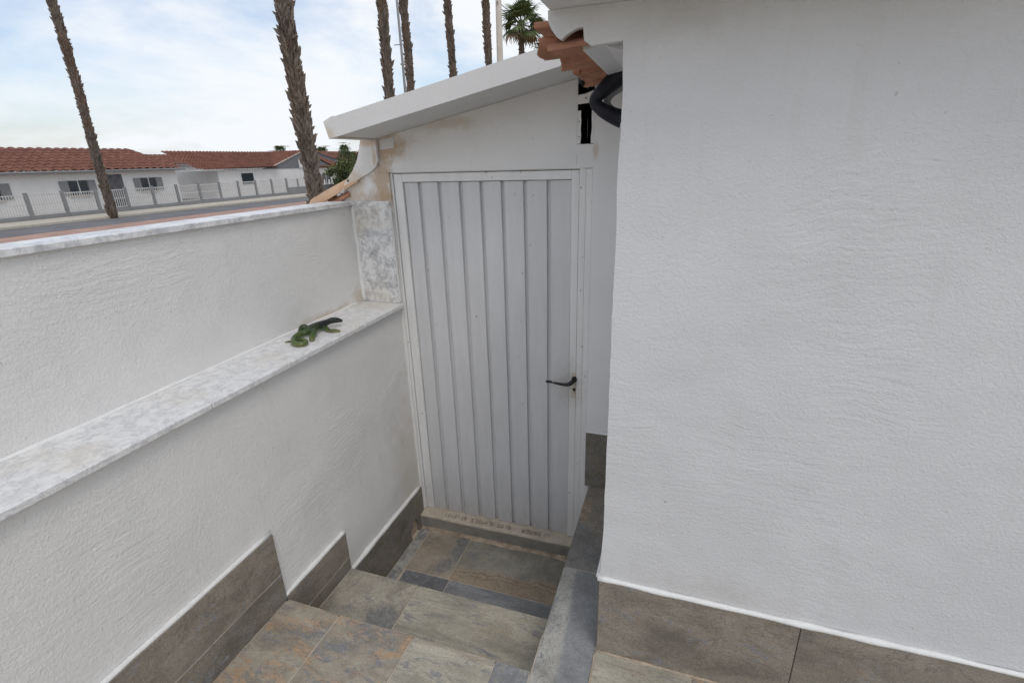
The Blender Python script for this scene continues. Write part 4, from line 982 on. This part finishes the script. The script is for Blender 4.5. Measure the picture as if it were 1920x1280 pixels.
# ---- leafy trees
def leafy(x, y, z0, rx, ry, rz, n, label, seed, mats=('leaf', 'leaf_dark'), size=0.20, name='tree'):
    rnd = random.Random(seed); t = thing(name, (x, y, -0.14), label, 'tree')
    m = MB(); m.tube([(x, y, -0.2), (x + .1, y, z0 * .6), (x, y + .1, z0)], [0.16, 0.12, 0.08], 8)
    for k in range(7):
        a = k * 2.4; m.tube([(x, y, z0 * .55), (x + math.cos(a) * rx * .4, y + math.sin(a) * ry * .4, z0 + rz * .1), (x + math.cos(a) * rx * .75, y + math.sin(a) * ry * .75, z0 + rz * rnd.uniform(-.3, .5))], [0.06, 0.04, 0.015], 5)
    m.build('trunk', 'bark', t)
    cl = []
    for k in range(26):
        while True:
            p = Vector((rnd.uniform(-1, 1), rnd.uniform(-1, 1), rnd.uniform(-1, 1)))
            if 0.25 < p.length < 0.95: break
        cl.append((p, rnd.uniform(.16, .34)))
    for q, mm in enumerate(mats):
        m = MB()
        for i in range(n // len(mats)):
            c, s = rnd.choice(cl); p = c + Vector((rnd.gauss(0, s * .6), rnd.gauss(0, s * .6), rnd.gauss(0, s * .6)))
            p = Vector((x + p.x * rx, y + p.y * ry, z0 + p.z * rz)); a = rnd.uniform(0, 6.3); b = rnd.uniform(-.9, .9)
            d = Vector((math.cos(a) * math.cos(b), math.sin(a) * math.cos(b), math.sin(b))); s2 = d.cross(Vector((rnd.uniform(-1, 1), rnd.uniform(-1, 1), rnd.uniform(-1, 1)))).normalized(); ss = size * rnd.uniform(.6, 1.3)
            m.add([(p - d * ss * .5)[:], (p + s2 * ss * .28)[:], (p + d * ss * .5)[:], (p - s2 * ss * .28)[:]], [(0, 1, 2, 3)])
        m.build('crown', mm, t)['kind'] = 'stuff'
    return t
leafy(-28.0, 38.0, 1.75, 1.6, 2.4, 1.35, 5200, 'yellow green bushy tree between the bungalow and the shed corner', 21)
leafy(-38.0, 53.0, 2.6, 1.6, 1.6, 1.6, 1800, 'thin dark tree sticking up behind the yellow green tree', 22, ('leaf_dark',), 0.22)
leafy(-34.0, 9.0, 2.0, 1.8, 2.2, 1.5, 3500, 'round green tree between the two bungalows on the far left', 23)
# small palms and aerials on the skyline
def skyline_palm(x, y, h, r_, seed, label):
    rnd = random.Random(seed); t = thing('palm_tree', (x, y, 0), label, 'palm tree', 'small palms on the skyline')
    MB().tube([(x, y, 0), (x + .1, y, h)], [0.22, 0.16], 8).build('trunk', 'bark', t)
    m = MB(); src = fan_leaf(seed, 0.8)
    for i in range(26):
        M_ = Matrix.Translation((x + .1, y, h)) @ Matrix.Rotation(i * 2.4, 4, 'Z') @ Matrix.Rotation(-R(70 - 110 * i / 26), 4, 'Y') @ Matrix.Scale(r_ * rnd.uniform(.8, 1.1), 4)
        m.add([(M_ @ Vector(p))[:] for p in src.v], src.f)
    m.build('crown', 'frond', t)
skyline_palm(-52.5, 66.5, 4.0, 0.9, 31, 'small dark palm on the skyline just right of the nearest trunk')
skyline_palm(-54.5, 64.0, 3.5, 0.8, 32, 'smallest skyline palm partly behind the nearest trunk')
skyline_palm(-40.0, 54.8, 3.9, 0.55, 33, 'spiky skyline palm beside the thin dark tree')
skyline_palm(-60.0, 66.0, 4.4, 0.8, 34, 'small skyline palm left of the nearest trunk')
def aerial(x, y, z0, h, label, seed):
    rnd = random.Random(seed); t = thing('aerial', (x, y, z0), label, 'aerial', 'rooftop aerials')
    MB().tube([(x, y, z0), (x, y, z0 + h)], 0.035, 5).build('mast', 'pole_grey', t)
    m = MB(); m.tube([(x, y - .6, z0 + h), (x, y + .6, z0 + h + .05)], 0.025, 5)
    for k in range(6): yy = y - .5 + .2 * k; m.tube([(x - .25, yy - .12, z0 + h + .02), (x + .25, yy + .12, z0 + h + .02)], 0.018, 4)
    m.build('antenna', 'pole_grey', t)
aerial(-44.9, 50.2, 3.0, 1.45, 'taller rooftop aerial left of the nearest palm trunk', 1)
aerial(-46.0, 49.3, 3.0, 1.0, 'shorter rooftop aerial left of the nearest palm trunk', 2)
aerial(-41.4, 53.2, 3.0, 1.4, 'rooftop aerial between nearest palm trunk and shed corner', 3)
aerial(-39.7, 54.4, 3.0, 1.75, 'rooftop aerial above the spiky skyline palm', 4)
